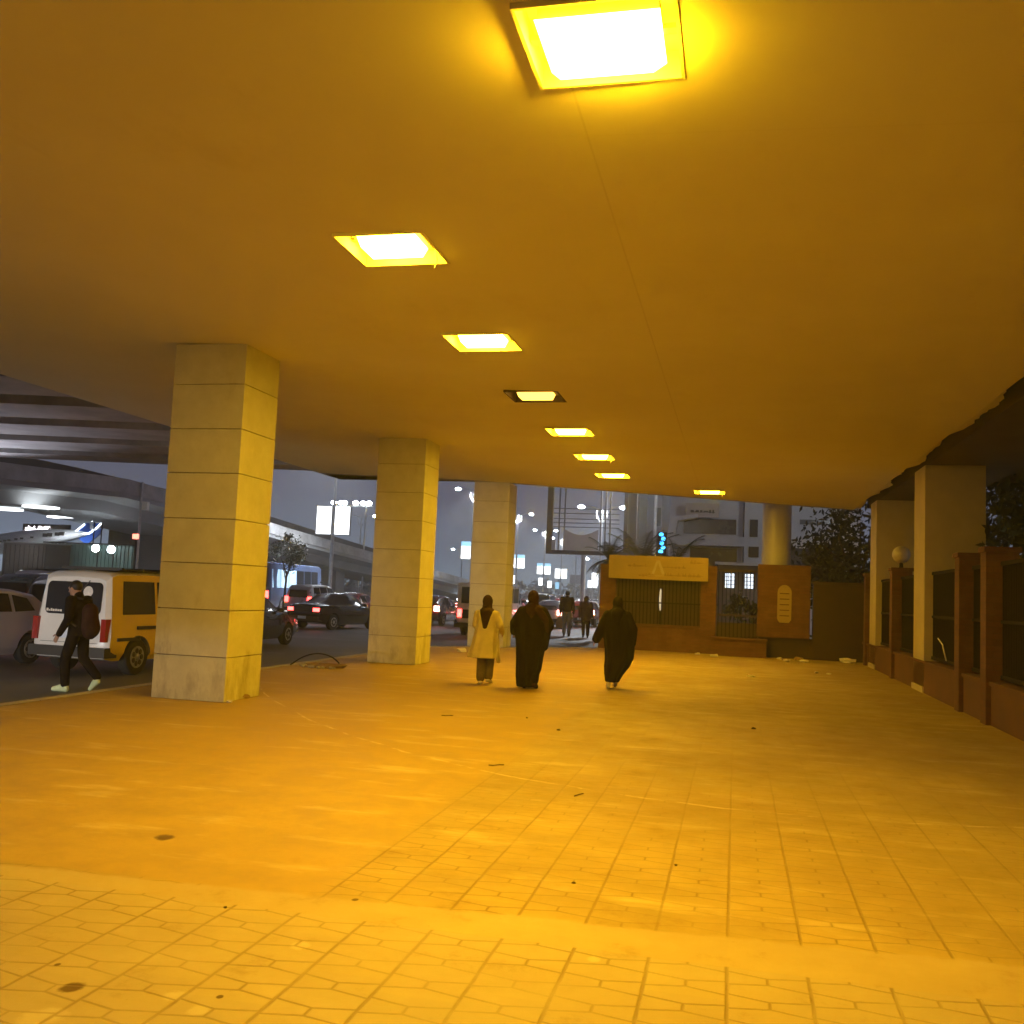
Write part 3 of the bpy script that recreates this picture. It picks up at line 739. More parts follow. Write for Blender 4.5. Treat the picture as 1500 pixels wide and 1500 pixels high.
def tree(name,label,x,y,h,r,n,size,seed,z0=-.17,trunk=.16,clumps=10,cat='tree',group=None):
    t=thing(name,label,cat,(x,y,z0),0,group)
    mb=MB(); rn=random.Random(seed); mb.cyl((0,0,0),(.1,0,h*.5),trunk,trunk*.6,n=9)
    for k in range(5):
        a=rn.uniform(0,2*PI); mb.cyl((.08,0,h*(.36+.03*k)),(math.cos(a)*r[0]*.6,math.sin(a)*r[1]*.6,h*.62+rn.uniform(0,r[2]*.6)),trunk*.45,trunk*.12,n=6)
    mb.build('trunk',M['bark'],t)
    mb=MB(); leaves(mb,(0,0,h-r[2]),r,n,size,seed,clumps); mb.build('crown',M['leaf'],t,fix=False)
    return t
def palm(label,x,y,h,seed,L=1.9,n=18):
    t=thing('palm_tree',label,'palm tree',(x,y,-.17),0,'palms behind the gate wall')
    mb=MB(); pts=[(0.05*math.sin(i),0,h*i/8) for i in range(9)]
    for a,b in zip(pts,pts[1:]): mb.cyl(a,b,.17,.15,n=9)
    mb.build('trunk',M['bark'],t)
    mb=MB(); rn=random.Random(seed)
    for k in range(n):
        az=2*PI*k/n+rn.uniform(-.2,.2); el=rn.uniform(-.2,1.2); prev=Vector((0,0,h)); d=Vector((math.cos(az)*math.cos(el),math.sin(az)*math.cos(el),math.sin(el)))
        ll=L*rn.uniform(.8,1.15)
        for s in range(12):
            q=prev+d*ll/12; d=(d+Vector((0,0,-.10))).normalized(); side=d.cross(Vector((0,0,1))).normalized()
            w=.36*math.sin(PI*(s+1.5)/14)
            mb.cyl(prev,q,.012,n=4)
            for sg in (-1,1):
                for f in (0,.5):
                    b=prev.lerp(q,f); tip=b+side*sg*w+d*.2+Vector((0,0,-.05)); mb.face([b,b+d*.05,tip])
            prev=q
    mb.build('crown',M['palm'],t,fix=False)
    return t
p=at_y(940,800,37); palm('broad palm standing directly behind the sign board','' and 0 or p.x,37,3.1,3,1.9,20)
p=at_y(990,800,39); palm('palm with drooping fronds behind the right end of sign board',p.x,39,3.2,8,2.0,20)
p=at_y(893,795,42); palm('low palm fronds at the left end of the sign board',p.x,42,3.4,5,1.5,14)
tree('leafy_tree','dark bushy tree behind the relief panel at the right',at_y(1255,800,36).x,36,5.8,(1.9,1.7,2.7),4800,.12,21,clumps=16,group='dark trees beyond the fence')
tree('leafy_tree','dark tree filling the gap between both plastered pillars',6.9,31.5,6.2,(2.2,1.8,3.0),4600,.14,22,clumps=15,group='dark trees beyond the fence')
tree('leafy_tree','dark tree behind the fence at the right picture edge',8.0,19.5,6.2,(2.5,3.4,3.0),6500,.15,23,clumps=15,group='dark trees beyond the fence')
tree('leafy_tree','dark tree right of the nearer pillar over the fence',8.6,25.5,6.2,(2.5,2.6,3.0),5200,.15,24,clumps=15,group='dark trees beyond the fence')
tree('leafy_tree','low dark shrub tree behind the gate, right of glowing windows',at_y(1105,860,38).x,38,2.6,(1.0,.9,1.0),900,.1,25,trunk=.08,clumps=8,group='dark trees beyond the fence')
p=at_y(416,870,52); tree('street_tree','thin street tree in front of the blue bus',p.x,52,4.9,(.9,.8,1.3),1500,.07,26,z0=-.15,trunk=.09,clumps=9)
# distant skyline of dark trees / low blocks along the horizon
hz=MB()
rn=random.Random(4)
for k in range(70):
    x=-130+k*2.0+rn.uniform(-1,1); leaves(hz,(x,300+rn.uniform(-8,8),2.5),(3.5,2.5,rn.uniform(2,4)),70,.6,100+k,3)
o=hz.build('distant_trees',M['leaf'],None,fix=False); o['kind']='stuff'; tag(o,'dark far tree line along the end of the road','trees')

# ------------------------------------------------------------------ vehicles
def ring(st):
    y,w,zb,zbelt,zr,wr,k=st
    P=[(0,zb),(w-.1,zb),(w-.01,zb+.14),(w,(zb+zbelt)*.5+.04),(w-.03,zbelt),(wr,zr-.06),(wr-.1,zr-.012),(0,zr+.012)]
    f=lambda x,z:Vector((x,y+k*(z-zb),z))
    return [f(x,z) for x,z in P]+[f(-x,z) for x,z in P[-2:0:-1]]
def interp(sts,y):
    for a,b in zip(sts,sts[1:]):
        if a[0]<=y<=b[0]:
            t=(y-a[0])/(b[0]-a[0]); return [p+(q-p)*t for p,q in zip(a,b)]
    return sts[-1] if y>sts[-1][0] else sts[0]
def side_pt(sts,s,y,z,off=.006):
    y_,w,zb,zbelt,zr,wr,k=interp(sts,y); t=(z-zbelt)/max(.02,(zr-.06-zbelt)); x=(w-.03)+(wr-(w-.03))*t
    return Vector((s*(x+off),y,z))
def top_pt(sts,y,u,off=.008):
    y_,w,zb,zbelt,zr,wr,k=interp(sts,y); return Vector((u*(wr-.08),y,zr-.012+.024*(1-abs(u))+off))
def make_car(name,label,cat,sts,body_m,wheels,wr_,side_wins,slopes,tail,head,L,plate=True,tail_m='tail',head_m='head_off',mirror=None,rear_panel=None,bumper=True,extra=None,group=None):
    t=thing(name,label,cat,(0,0,0),0,group)
    mb=MB(); mb.loft([ring(s) for s in sts]); 
    o=mb.build('body',body_m if isinstance(body_m,list) else [body_m],t)
    cut=MB()
    for y in wheels:
        for s in (-1,1): cut.cyl((s*.5,y,wr_),(s*1.3,y,wr_),wr_+.06,n=28)
    c=cut.build('cutter',M['plastic']); md=o.modifiers.new('b','BOOLEAN'); md.object=c; md.operation='DIFFERENCE'; md.solver='EXACT'
    apply_mods(o); bpy.data.objects.remove(c)
    for p in o.data.polygons: p.use_smooth=True
    o.data.set_sharp_from_angle(angle=.55)
    if not o.data.materials:
        for m in (body_m if isinstance(body_m,list) else [body_m]): o.data.materials.append(m)
    if extra: extra(o)
    hw=interp(sts,0)[1]
    for y in wheels:
        for s in (-1,1):
            q=MB(); x0=hw-.2; 
            prof=[(x0,wr_*.62),(x0,wr_*.93),(x0+.025,wr_),(x0+.165,wr_),(x0+.19,wr_*.93),(x0+.19,wr_*.62)]
            rings=[[Vector((s*px,math.cos(2*PI*i/24)*pr,math.sin(2*PI*i/24)*pr)) for i in range(24)] for px,pr in prof]
            q.loft(rings,caps=True); ty=q.build('tyre',M['tyre'],t,.7); ty.location=(0,y,wr_)
            q=MB(); q.cyl((s*(x0+.15),0,0),(s*(x0+.195),0,0),wr_*.64,wr_*.6,n=24)
            for i in range(7):
                a=2*PI*i/7; q.ball((s*(x0+.2),math.cos(a)*wr_*.36,math.sin(a)*wr_*.36),(.012,.05,.05),seg=8,rings=6,mi=1)
            q.ball((s*(x0+.2),0,0),(.02,.06,.06),seg=8,rings=6)
            q.build('rim',[M['rim'],M['plastic']],ty,.7)
    for s in (-1,1):
        for poly in side_wins:
            q=MB(); a=[side_pt(sts,s,y,z) for y,z in poly]; q.face(a); q.build('side_window',M['glass'],t)
    for (ya,yb,ua,ub,nm) in slopes:
        q=MB(); q.face([top_pt(sts,ya,-ua),top_pt(sts,ya,ua),top_pt(sts,yb,ub),top_pt(sts,yb,-ub)]); q.build(nm,M['glass'],t)
    y0=sts[0][0]; y1=sts[-1][0]
    for s in (-1,1):
        (x0,x1,z0,z1)=tail; q=MB(); q.box(*(sorted((s*x0,s*x1))),y0-.03,y0+.12,z0,z1).bevel(.02,2); q.build('tail_light',M[tail_m],t,.7)
        (x0,x1,z0,z1)=head; q=MB(); q.box(*(sorted((s*x0,s*x1))),y1-.12,y1+.025,z0,z1).bevel(.03,2); q.build('headlight',M[head_m],t,.7)
    if bumper:
        for (yy_,s) in ((y0,-1),(y1,1)):
            q=MB(); a,b=sorted((yy_+s*.06,yy_-s*.28)); w_=interp(sts,yy_)[1]+.075; q.box(-w_,w_,a,b,.34,.52).bevel(.04,2); q.build('bumper',M['plastic'],t,.7)
    if plate:
        q=MB(); q.box(-.2,.2,y0-.075,y0-.061,.42,.53) if bumper else q.box(-.2,.2,y0-.03,y0-.01,.55,.68); q.build('licence_plate',M['plate'],t)
    if mirror:
        for s in (-1,1):
            q=MB(); p=side_pt(sts,s,mirror[0],mirror[1]); q.ball(p+Vector((s*.1,0,.03)),(.1,.05,.065)); q.cap(p+Vector((-s*.03,0,0)),p+Vector((s*.08,0,.02)),.02); q.build('side_mirror',M['plastic'] if mirror[2] else (body_m[0] if isinstance(body_m,list) else body_m),t,3)
    return t
# sedan -------------------------------------------------
SED=[(-2.2,.68,.42,.84,.90,.55,0),(-2.14,.78,.30,.93,.99,.62,0),(-1.62,.84,.22,.96,1.04,.66,0),(-1.38,.85,.2,.95,1.06,.68,0),(-.72,.85,.2,.94,1.42,.56,0),(-.1,.85,.2,.93,1.46,.57,0),(.38,.85,.2,.92,1.42,.56,0),(1.02,.85,.2,.90,1.02,.67,0),(1.2,.84,.2,.88,.96,.68,0),(1.85,.82,.22,.78,.83,.64,0),(2.12,.76,.28,.66,.71,.58,0),(2.2,.64,.36,.6,.63,.5,0)]
sedan=make_car('sedan','black saloon car with pale blue number plate between first two columns','car',SED,M['black_paint'],(-1.3,1.33),.31,
  [[(-.64,1.0),(-.12,1.0),(-.12,1.35),(-.66,1.31)],[(-.06,1.0),(.84,1.0),(.38,1.33),(-.06,1.36)],[(-1.12,1.0),(-.7,1.0),(-.72,1.30)]],
  [(-1.32,-.78,.92,.9,'rear_window'),(.44,.98,.9,.94,'windscreen')],(.5,.76,.72,.86),(.42,.68,.58,.7),4.4,mirror=(.72,.98,1))
sedan.location=(-16.15,37.9,-.15); sedan.rotation_euler=(0,0,R(-14))
# hatchback --------------------------------------------
HAT=[(-1.85,.66,.42,.9,1.1,.55,.1),(-1.8,.78,.3,.95,1.2,.6,.12),(-1.45,.82,.22,.96,1.36,.58,0),(-.9,.83,.2,.95,1.45,.57,0),(-.1,.83,.2,.94,1.48,.57,0),(.35,.83,.2,.93,1.44,.56,0),(1.0,.83,.2,.91,1.03,.66,0),(1.15,.82,.2,.89,.97,.67,0),(1.65,.8,.22,.78,.83,.62,0),(1.88,.74,.28,.66,.7,.56,0),(1.95,.62,.36,.6,.63,.48,0)]
def hatch_rear(o): pass
hatch=make_car('hatchback','small lilac car with dark windows at the left picture edge','car',HAT,M['lilac_paint'],(-1.2,1.2),.3,
  [[(-.7,1.02),(-.12,1.02),(-.12,1.38),(-.74,1.36)],[(-.06,1.02),(.82,1.02),(.35,1.36),(-.06,1.39)],[(-1.3,1.04),(-.78,1.02),(-.82,1.34),(-1.2,1.28)]],
  [(.4,.96,.9,.94,'windscreen')],(.52,.74,.72,.98),(.4,.66,.58,.72),3.8,mirror=(.72,1.0,0),head_m='head_off')
q=MB(); q.prism([(-.5,.98),(.5,.98),(.44,1.2),(-.44,1.2)],'y',-1.83,-1.815); q.bm.transform(Matrix.Translation((0,.0,0))); q.build('rear_window',M['glass'],hatch)
hatch.location=(-14.35,15.45,-.15); hatch.rotation_euler=(0,0,R(176))
for s in (-1,1):
    q=MB(); q.box(*sorted((s*.72,s*.775)),-1.84,-1.72,.72,.8).bevel(.015,1); q.build('turn_signal',M['amber'],hatch)
# microbus ---------------------------------------------
VAN=[(-2.33,.72,.44,1.0,1.74,.62,.07),(-2.27,.8,.32,1.02,1.82,.68,.07),(-2.1,.82,.28,1.02,1.86,.69,.04),(-1.2,.83,.26,1.02,1.88,.70,0),(1.3,.83,.26,1.02,1.87,.70,0),(1.62,.83,.26,1.02,1.8,.68,0),(2.12,.82,.28,1.0,1.12,.72,0),(2.3,.8,.32,.92,.98,.68,0),(2.37,.7,.4,.86,.9,.6,0)]
def van_extra(o):
    me=o.data
    for p in me.polygons:
        c=p.center; p.material_index=1 if (c.y>-2.22 and c.z<1.73 and abs(p.normal.x)>.35) else 0
van=make_car('microbus','white and yellow microbus with black roof edge behind the nearest column','van',VAN,[M['white_paint'],M['yellow_paint']],(-1.5,1.5),.33,
  [[(-1.95,1.1),(-1.0,1.1),(-1.0,1.7),(-1.9,1.7)],[(-.92,1.1),(.0,1.1),(.0,1.7),(-.92,1.7)],[(.08,1.1),(.85,1.1),(.85,1.7),(.08,1.7)],[(.93,1.1),(1.72,1.1),(1.5,1.66),(.93,1.7)]],
  [(1.68,2.08,.95,.97,'windscreen')],(.66,.765,.62,1.02),(.48,.72,.62,.8),4.7,tail_m='tail_off',mirror=(1.75,1.15,1),extra=van_extra,plate=False)
def vy(z): return -2.33+.07*(z-.44)-.012
def rear_poly(pts,d=0): return [Vector((x,vy(z)-d,z)) for x,z in pts]
def rrect(x0,x1,z0,z1,r,x0b=None,x1b=None):
    P=[]
    for (cx,cz,a0) in ((x1-r,z1-r,0),(x0+r,z1-r,90),(x0+r,z0+r,180),(x1-r,z0+r,270)):
        for k in range(5):
            a=R(a0+k*22.5); P.append((cx+r*math.cos(a),cz+r*math.sin(a)))
    return P
mb=MB(); mb.face(rear_poly(rrect(-.58,.58,1.08,1.66,.09))); rw=mb.build('rear_window',M['glass'],van)
mb=MB(); mb.face(rear_poly([(.28+.1*math.cos(a*PI/8),1.49+.1*math.sin(a*PI/8)) for a in range(16)],.004)); mb.face(rear_poly([(.27,1.37),(.31,1.37),(.29,1.29)],.004)); mb.build('round_sticker',M['litter'],rw)
mb=MB(); rn=random.Random(6)
for (xa,xb) in ((-.55,-.22),(.14,.54)):
    x=xa
    while x<xb-.03:
        w_=rn.uniform(.02,.05); h_=rn.uniform(.03,.055); mb.face(rear_poly([(x,1.12),(x+w_,1.12),(x+w_,1.12+h_),(x,1.12+h_)],.004)); x+=w_+rn.uniform(.004,.012)
mb.build('window_lettering',M['litter'],rw)
mb=MB(); mb.cyl((.3,vy(1.66)-.01,1.69),(.14,vy(1.5)-.014,1.5),.008,n=6); mb.build('rear_wiper',M['plastic'],van)
mb=MB(); mb.face(rear_poly([(.36,.88),(.5,.88),(.5,.91),(.36,.91)],.004)); mb.face(rear_poly([(.38,.97),(.52,.97),(.52,.985),(.38,.985)],.004)); mb.build('badge',M['chrome'],van)
mb=MB(); mb.face(rear_poly([(-.2,.66),(.2,.66),(.2,.8),(-.2,.8)],.004)); mb.build('licence_plate',M['plate'],van)
mb=MB(); mb.face(rear_poly([(-.6,.585),(.6,.585),(.6,.592),(-.6,.592)],.003)); mb.face(rear_poly([(-.09,.84),(.09,.84),(.09,.88),(-.09,.88)],.004)); mb.build('tailgate_handle',M['plastic'],van)
mb=MB()
for s in (-1,1):
    for (a,b,z) in ((-1.55,-.5,.86),(-2.1,-1.45,.66),(-.3,.9,.86)):
        x=interp(VAN,(a+b)/2)[1]; mb.box(*sorted((s*(x-.02),s*(x+.012))),a,b,z-.03,z+.03)
mb.build('side_stripe',M['plastic'],van)
mb=MB(); mb.box(-.62,.62,-1.9,1.2,1.885,1.91).bevel(.01,1)
for k in range(6): mb.box(-.66,.66,-1.9+k*.6,-1.85+k*.6,1.91,1.94)
mb.build('roof_rack',M['plastic'],van)
van.location=(-11.42,17.45,-.15); van.rotation_euler=(0,0,R(-2))
# suv / pickup-like boxy
SUV=[(-2.1,.72,.46,1.0,1.5,.62,.1),(-2.03,.8,.36,1.02,1.6,.64,.1),(-1.7,.86,.32,1.04,1.72,.66,0),(.0,.87,.32,1.03,1.76,.66,0),(.5,.87,.32,1.02,1.7,.65,0),(1.0,.86,.32,1.0,1.14,.72,0),(1.8,.84,.34,.94,1.0,.7,0),(2.1,.8,.4,.82,.88,.64,0),(2.18,.68,.46,.76,.8,.56,0)]
suv=make_car('off_roader','dark green off-road wagon at far left behind the lilac car','car',SUV,M['green_paint'],(-1.25,1.35),.37,
  [[(-1.75,1.12),(-1.05,1.1),(-1.05,1.6),(-1.68,1.6)],[(-.97,1.1),(-.2,1.1),(-.2,1.63),(-.97,1.62)],[(-.12,1.1),(.78,1.1),(.5,1.58),(-.12,1.63)]],
  [(.56,.96,.9,.94,'windscreen')],(.58,.76,.8,1.1),(.44,.7,.72,.86),4.3,mirror=(.72,1.1,1))
q=MB(); q.prism([(-.55,1.06),(.55,1.06),(.5,1.46),(-.5,1.46)],'y',-2.075,-2.06); q.bm.transform(Matrix.Translation((0,-.0,0))); q.build('rear_window',M['glass'],suv)
suv.location=(-21.5,27.5,-.15)
# bus ----------------------------------------------------
BUS=[(-4.6,1.1,.5,1.3,2.75,1.0,0),(-4.5,1.18,.4,1.3,2.9,1.05,0),(-4.0,1.2,.36,1.3,2.95,1.08,0),(4.0,1.2,.36,1.3,2.95,1.08,0),(4.5,1.18,.4,1.3,2.85,1.05,0),(4.62,1.1,.5,1.3,2.6,.95,0)]
bus=make_car('bus','blue bus with brightly lit windows behind the thin street tree','bus',BUS,M['blue_paint'],(-2.7,2.8),.46,
  [[(a,1.5),(a+1.25,1.5),(a+1.25,2.55),(a,2.55)] for a in (-4.3,-2.95,-1.6,-.25,1.1,2.45)],[], (.8,1.05,.9,1.3),(.75,1.0,.75,1.0),9,plate=True,mirror=(4.2,1.9,1))
q=MB(); q.box(-.95,.95,-4.66,-4.615,1.5,2.6).bevel(.02,1); q.build('rear_window',M['glass'],bus)
q=MB(); q.box(-.95,.95,4.6,4.67,1.4,2.5).bevel(.02,1); q.build('windscreen',M['glass'],bus)
for ch in bus.children:
    if ch.name.startswith('side_window') and ch.data.vertices[0].co.x>0 and ch.data.vertices[0].co.y<-1.2:
        ch.data.materials.clear(); ch.data.materials.append(M['screen'])
p=at_z(432,878,-.15); bus.location=(at_y(432,850,57).x,55.0,-.15); bus.rotation_euler=(0,0,R(6))
# small truck next to the farthest column
TR=[(-2.6,.86,.55,1.2,2.05,.84,0),(-2.55,.9,.5,1.2,2.12,.88,0),(.9,.9,.5,1.2,2.12,.88,0),(1.0,.88,.5,1.2,2.0,.8,0),(1.6,.88,.45,1.15,1.9,.78,0),(2.1,.86,.42,1.1,1.2,.78,0),(2.35,.82,.45,1.0,1.05,.7,0)]
truck=make_car('minibus','pale minibus half hidden behind the farthest column','minibus',TR,M['white_paint'],(-1.6,1.6),.36,
  [[(-2.3,1.35),(-1.3,1.35),(-1.3,1.95),(-2.3,1.95)],[(-1.2,1.35),(-.2,1.35),(-.2,1.95),(-1.2,1.95)],[(-.1,1.35),(.8,1.35),(.8,1.95),(-.1,1.95)],[(1.05,1.3),(1.9,1.3),(1.6,1.75),(1.05,1.8)]],
  [(1.65,2.06,.92,.95,'windscreen')],(.66,.82,.75,1.05),(.5,.76,.62,.8),5,mirror=(1.8,1.4,1))
q=MB(); q.box(-.68,.68,-2.63,-2.605,1.3,1.95).bevel(.02,1); q.build('rear_window',M['glass'],truck)
q=MB(); q.box(-.62,-.25,-2.64,-2.606,.7,1.05); q.box(.2,.6,-2.64,-2.606,.66,.85); q.build('rear_box',M['plastic'],truck)
truck.location=(-9.95,39.9,-.15)
def P(c): return {'black_car_paint':M[c],'lilac_car_paint':M[c],'dark_green_car_paint':M[c],'white_car_paint':M[c]}
HOT={'tail_light_lit':M['tail_hot']}; OFF={'tail_light_lit':M['tail_off']}
def C(proto,x,y,label,paint,tail=None,rz=0,group='cars in the evening traffic',head=None):
    m=P(paint)
    if tail: m.update(tail)
    if head: m['headlight_glass']=M['head']
    return dup(proto,(x,y,-.15),R(rz),label,group,m)
C(sedan,-13.55,25.0,'black car showing only its front behind the nearest column','black_paint',OFF,0,None)
C(sedan,-18.4,45.2,'bright red saloon just left of the middle column','red_paint',HOT,-4)
C(hatch,-14.9,47.7,'dark red hatchback just right of the middle column','dark_red_paint',HOT,-2)
C(suv,-22.6,50,'silver wagon behind the red saloon by the middle column','silver_paint',None,-3)
C(sedan,-27.8,60,'white saloon facing the viewer left of the middle column','silver_paint',OFF,180,head=1)
C(hatch,-21.2,38.5,'silver hatchback roof peeking over the black saloon','silver_paint',OFF,0)
C(van,-26.5,34.5,'white minibus with roof rack seen above the yellow microbus','white_paint',OFF,0)
C(suv,-17.7,24.4,'dark wagon between the lilac car and the yellow microbus','black_paint',OFF,0)
C(sedan,-21.8,22.2,'dark green saloon roof behind the lilac car at left','green_paint',OFF,0)
rowlab={}
traffic=[(-11.9,47,'sedan','dark_red_paint','red saloon glowing right of the farthest column',HOT),
(-9.6,52,'hatch','silver_paint','silver hatchback between two black-robed women in the far traffic',HOT),
(-12.6,56,'sedan','red_paint','red saloon whose brake lights frame the head of the robed woman',HOT),
(-9.2,63,'sedan','silver_paint','pale saloon left of the man carrying the bag',None),
(-12.9,66,'suv','black_paint','dark wagon ahead of the red brake-lit saloon',HOT),
(-16.2,60,'hatch','black_paint','dark hatchback close behind the farthest column',HOT),
(-16.4,72,'sedan','silver_paint','silver saloon deep in the traffic beside the farthest column',None),
(-9.0,74,'van','white_paint','white van roof above the walking couple',None),
(-12.2,79,'sedan','white_paint','white saloon in the middle of the far queue',HOT),
(-15.6,85,'hatch','red_paint','red hatchback deep in the far queue',HOT),
(-8.6,57,'hatch','red_paint','red hatchback at the edge of the gate wall',HOT),
(-6.9,72,'sedan','dark_red_paint','red saloon beyond the walking woman, beside the gate wall',HOT),
(-10.2,92,'suv','silver_paint','silver wagon far down the road',HOT),
(-14.0,97,'sedan','black_paint','black saloon far down the road',HOT),
(-18.6,95,'van','white_paint','white minibus far down the road, left lane',None),
(-20.2,78,'suv','silver_paint','silver wagon left of farthest column in the second lane',HOT),
(-20.8,64,'sedan','black_paint','black saloon between middle and farthest columns, behind dark red hatchback',None),
(-17.9,110,'sedan','silver_paint','silver saloon in the haze of the distant queue',HOT),
(-12.5,112,'hatch','white_paint','white hatchback at the distant end of the queue',HOT),
(-8.4,105,'sedan','red_paint','red saloon at the distant end of the queue, right lane',HOT),
(-22.0,125,'suv','black_paint','black wagon at the distant end of the queue, left lane',HOT),
(-15.5,130,'sedan','silver_paint','silver saloon closing the distant queue',HOT),
(-29.5,90,'sedan','silver_paint','oncoming pale saloon with headlights on beyond the median',OFF),
(-33.0,118,'hatch','white_paint','oncoming white hatchback with headlights on beyond the median',OFF),
(-29.8,140,'sedan','black_paint','distant oncoming dark saloon with headlights on',OFF)]
PR={'sedan':sedan,'hatch':hatch,'suv':suv,'van':van}
for (x,y,k,c,lb,tl) in traffic:
    on=lb.startswith(('oncoming','distant oncoming'))
    C(PR[k],x,y,lb,c,tl,180 if on else 0,head=1 if on else None)
# unseen car added beyond the left frame edge; its headlights light the van
C(sedan,-11.9,3.4,'unseen silver saloon added behind the yellow microbus, headlights lighting it','silver_paint',None,0,None,head=1)
for dx in (-.55,.55): lamp('car_light','SPOT',(-11.9+dx,5.75,.52),850,(1,.93,.88),None,.08,(.0,1,.02),38,.6)
lamp('car_light','SPOT',(-13.75,17.4,.5),160,(.82,.92,1),None,.07,(.05,1,-.16),80,.6)  # reversing light at the rear of the lilac hatchback

# ------------------------------------------------------------------ left backdrop: hedge screen, kiosk, aircraft display
Y0=47
sg=thing('green_screen_fence','dark green corrugated screen fence behind the far left traffic','fence',(0,Y0,-.17))
x0=at_y(62,815,Y0).x; x1=at_y(196,815,Y0).x; zt=at_y(120,797,Y0).z+.17
mb=MB(); x=x0
while x<x1: mb.box(x,x+.14,0,.05,0,zt); mb.box(x+.14,x+.24,.03,.08,0,zt-.02); x+=.24
mb.build('corrugated_sheet',mat('green_sheet_metal',(.06,.11,.095),.6,.25,2),sg)
mb=MB(); mb.box(x0,x1,-.03,.1,zt+.002,zt+.08); mb.build('top_rail',M['black_metal'],sg)
kb=thing('dark_container','black boxy container left of the green screen fence','container',(0,45,-.17))
mb=MB(); a=at_y(4,815,45).x; b=at_y(66,815,45).x; z=at_y(40,796,45).z+.17; mb.box(a,b,0,2.2,.1,z).bevel(.05,1); mb.build('box',M['black_metal'],kb)
mb=MB(); mb.box(a-.08,b+.08,-.08,2.28,z+.002,z+.07); mb.build('lid',M['plastic'],kb)
mb=MB()
for k in range(9): mb.box(a+(b-a)*(k+.5)/9-.03,a+(b-a)*(k+.5)/9+.03,-.04,-.002,.2,z-.1)
mb.build('ribs',M['black_metal'],kb)
# aircraft display
Ya=50
def ax(u): return at_y(u,790,Ya).x
pz=lambda u,v: at_y(u,v,Ya).z
ac=thing('aircraft_model','white display aircraft with blue tail fin under the ramp','aircraft',(0,Ya,0))
pts=[(ax(-40),pz(-40,803),.62),(ax(0),pz(0,797),.62),(ax(40),pz(40,791),.6),(ax(75),pz(75,787),.5),(ax(105),pz(105,784),.32),(ax(128),pz(128,782),.12)]
mb=MB(); mb.loft([[Vector((x,math.cos(2*PI*i/20)*r,z+math.sin(2*PI*i/20)*r)) for i in range(20)] for x,z,r in pts]); mb.build('fuselage',M['airframe'],ac,.9)
mb=MB()
for u in (12,18,24,34,42,56,74,80,90,96):
    x=ax(u); f=None
    for (a,za,ra),(b,zb_,rb) in zip(pts,pts[1:]):
        if a<=x<=b: tt=(x-a)/(b-a); zc=za+(zb_-za)*tt; rr=ra+(rb-ra)*tt
    w_=.2 if u<70 else .3; h_=.1 if u<70 else .2; mb.box(x-w_/2,x+w_/2,-rr-.02,-rr+.06,zc-.0,zc+h_)
mb.build('cabin_windows',M['plastic'],ac)
fin=[(108,783),(134,783),(151,764),(152,757),(137,757),(126,766)]
mb=MB(); mb.prism([(ax(u),pz(u,v)) for u,v in fin],'y',-.07,.07); fo=mb.build('tail_fin',M['airblue'],ac)
mb=MB(); mb.prism([(ax(u),pz(u,v)) for u,v in ((128,798),(146,783),(150,772),(134,783),(108,785),(116,789))],'y',-.05,.05); mb.build('tail_cone',M['airblue'],ac)
def tub(uv,r=.05): return [Vector((ax(u),-.12,pz(u,v))) for u,v in uv]
mb=MB(); mb.tube(tub([(108,782),(124,768)]),.05,6); mb.tube(tub([(110,782),(131,782),(142,774),(151,764)]),.055,6); mb.build('light_tube',M['tail_tube'],fo)
mb=MB(); mb.box(ax(131),ax(136),-.1,-.072,pz(133,768),pz(133,765.5)); mb.ball((ax(134.5),-.09,pz(134,773)),(.14,.03,.12)); mb.ball((ax(133.5),-.09,pz(134,770)),(.08,.03,.1)); mb.build('fin_emblem',M['airframe'],fo)
mb=MB(); mb.cyl((ax(20),.1,-.17),(ax(20),.1,pz(20,797)-.5),.12); mb.cyl((ax(95),.1,-.17),(ax(95),.1,pz(95,787)-.3),.1); mb.build('support_post',M['galv'],ac)
for (u,v,r,lb,Y) in ((136,757,.28,'brilliant white floodlight above the blue tail fin',49.3),(147,760,.16,'smaller white spotlight beside the brilliant floodlight',49.3),(140,803,.2,'left of two white lights low in front of green screen',46.4),(163,805,.2,'right of two white lights low in front of green screen',46.4)):
    p=at_y(u,v,Y); t=thing('floodlight',lb,'floodlight',p)
    mb=MB(); mb.ball((0,0,0),r); mb.build('lamp_glass',M['white_lamp'],t,4)
    mb=MB(); mb.cyl((0,.05,0),(0,.18,0),r*1.1,r*.6,n=14); mb.build('housing',M['plastic'],t,.7)
    mb=MB(); mb.cyl((0,.2,0),(0,.2,-p.z-.16),.035,n=8); mb.build('post',M['black_metal'],t)
lamp('flood_light','POINT',at_y(136,768,49.0)+Vector((0,-.8,.9)),160,(.8,.9,1),None,.2)
sn=thing('lit_shop_sign','glowing white row of sign letters above the display aircraft','sign',at_y(56,778,52))
mb=MB(); rn=random.Random(12); x=-.95
while x<.9:
    w_=rn.uniform(.08,.22); mb.box(x,x+w_,0,.06,-.16,.2+rn.uniform(-.1,.06))
    if rn.random()<.4: mb.ball((x+w_/2,.03,.28),.035)
    x+=w_+.012
x=1.0
while x<2.1:
    w_=rn.uniform(.06,.14); mb.ball((x,.03,rn.uniform(-.25,.12)),(w_,.05,rn.uniform(.05,.12))); x+=w_*1.6
mb.build('sign_letters',M['soft_lit'],sn)
mb=MB(); mb.box(-1.2,2.2,.07,.15,-.4,.45); mb.build('backing_board',M['black_metal'],sn)
mb=MB(); mb.box(-.9,-.8,.16,.24,-4.6,-.3); mb.box(1.7,1.8,.16,.24,-4.6,-.3); mb.build('leg',M['black_metal'],sn)
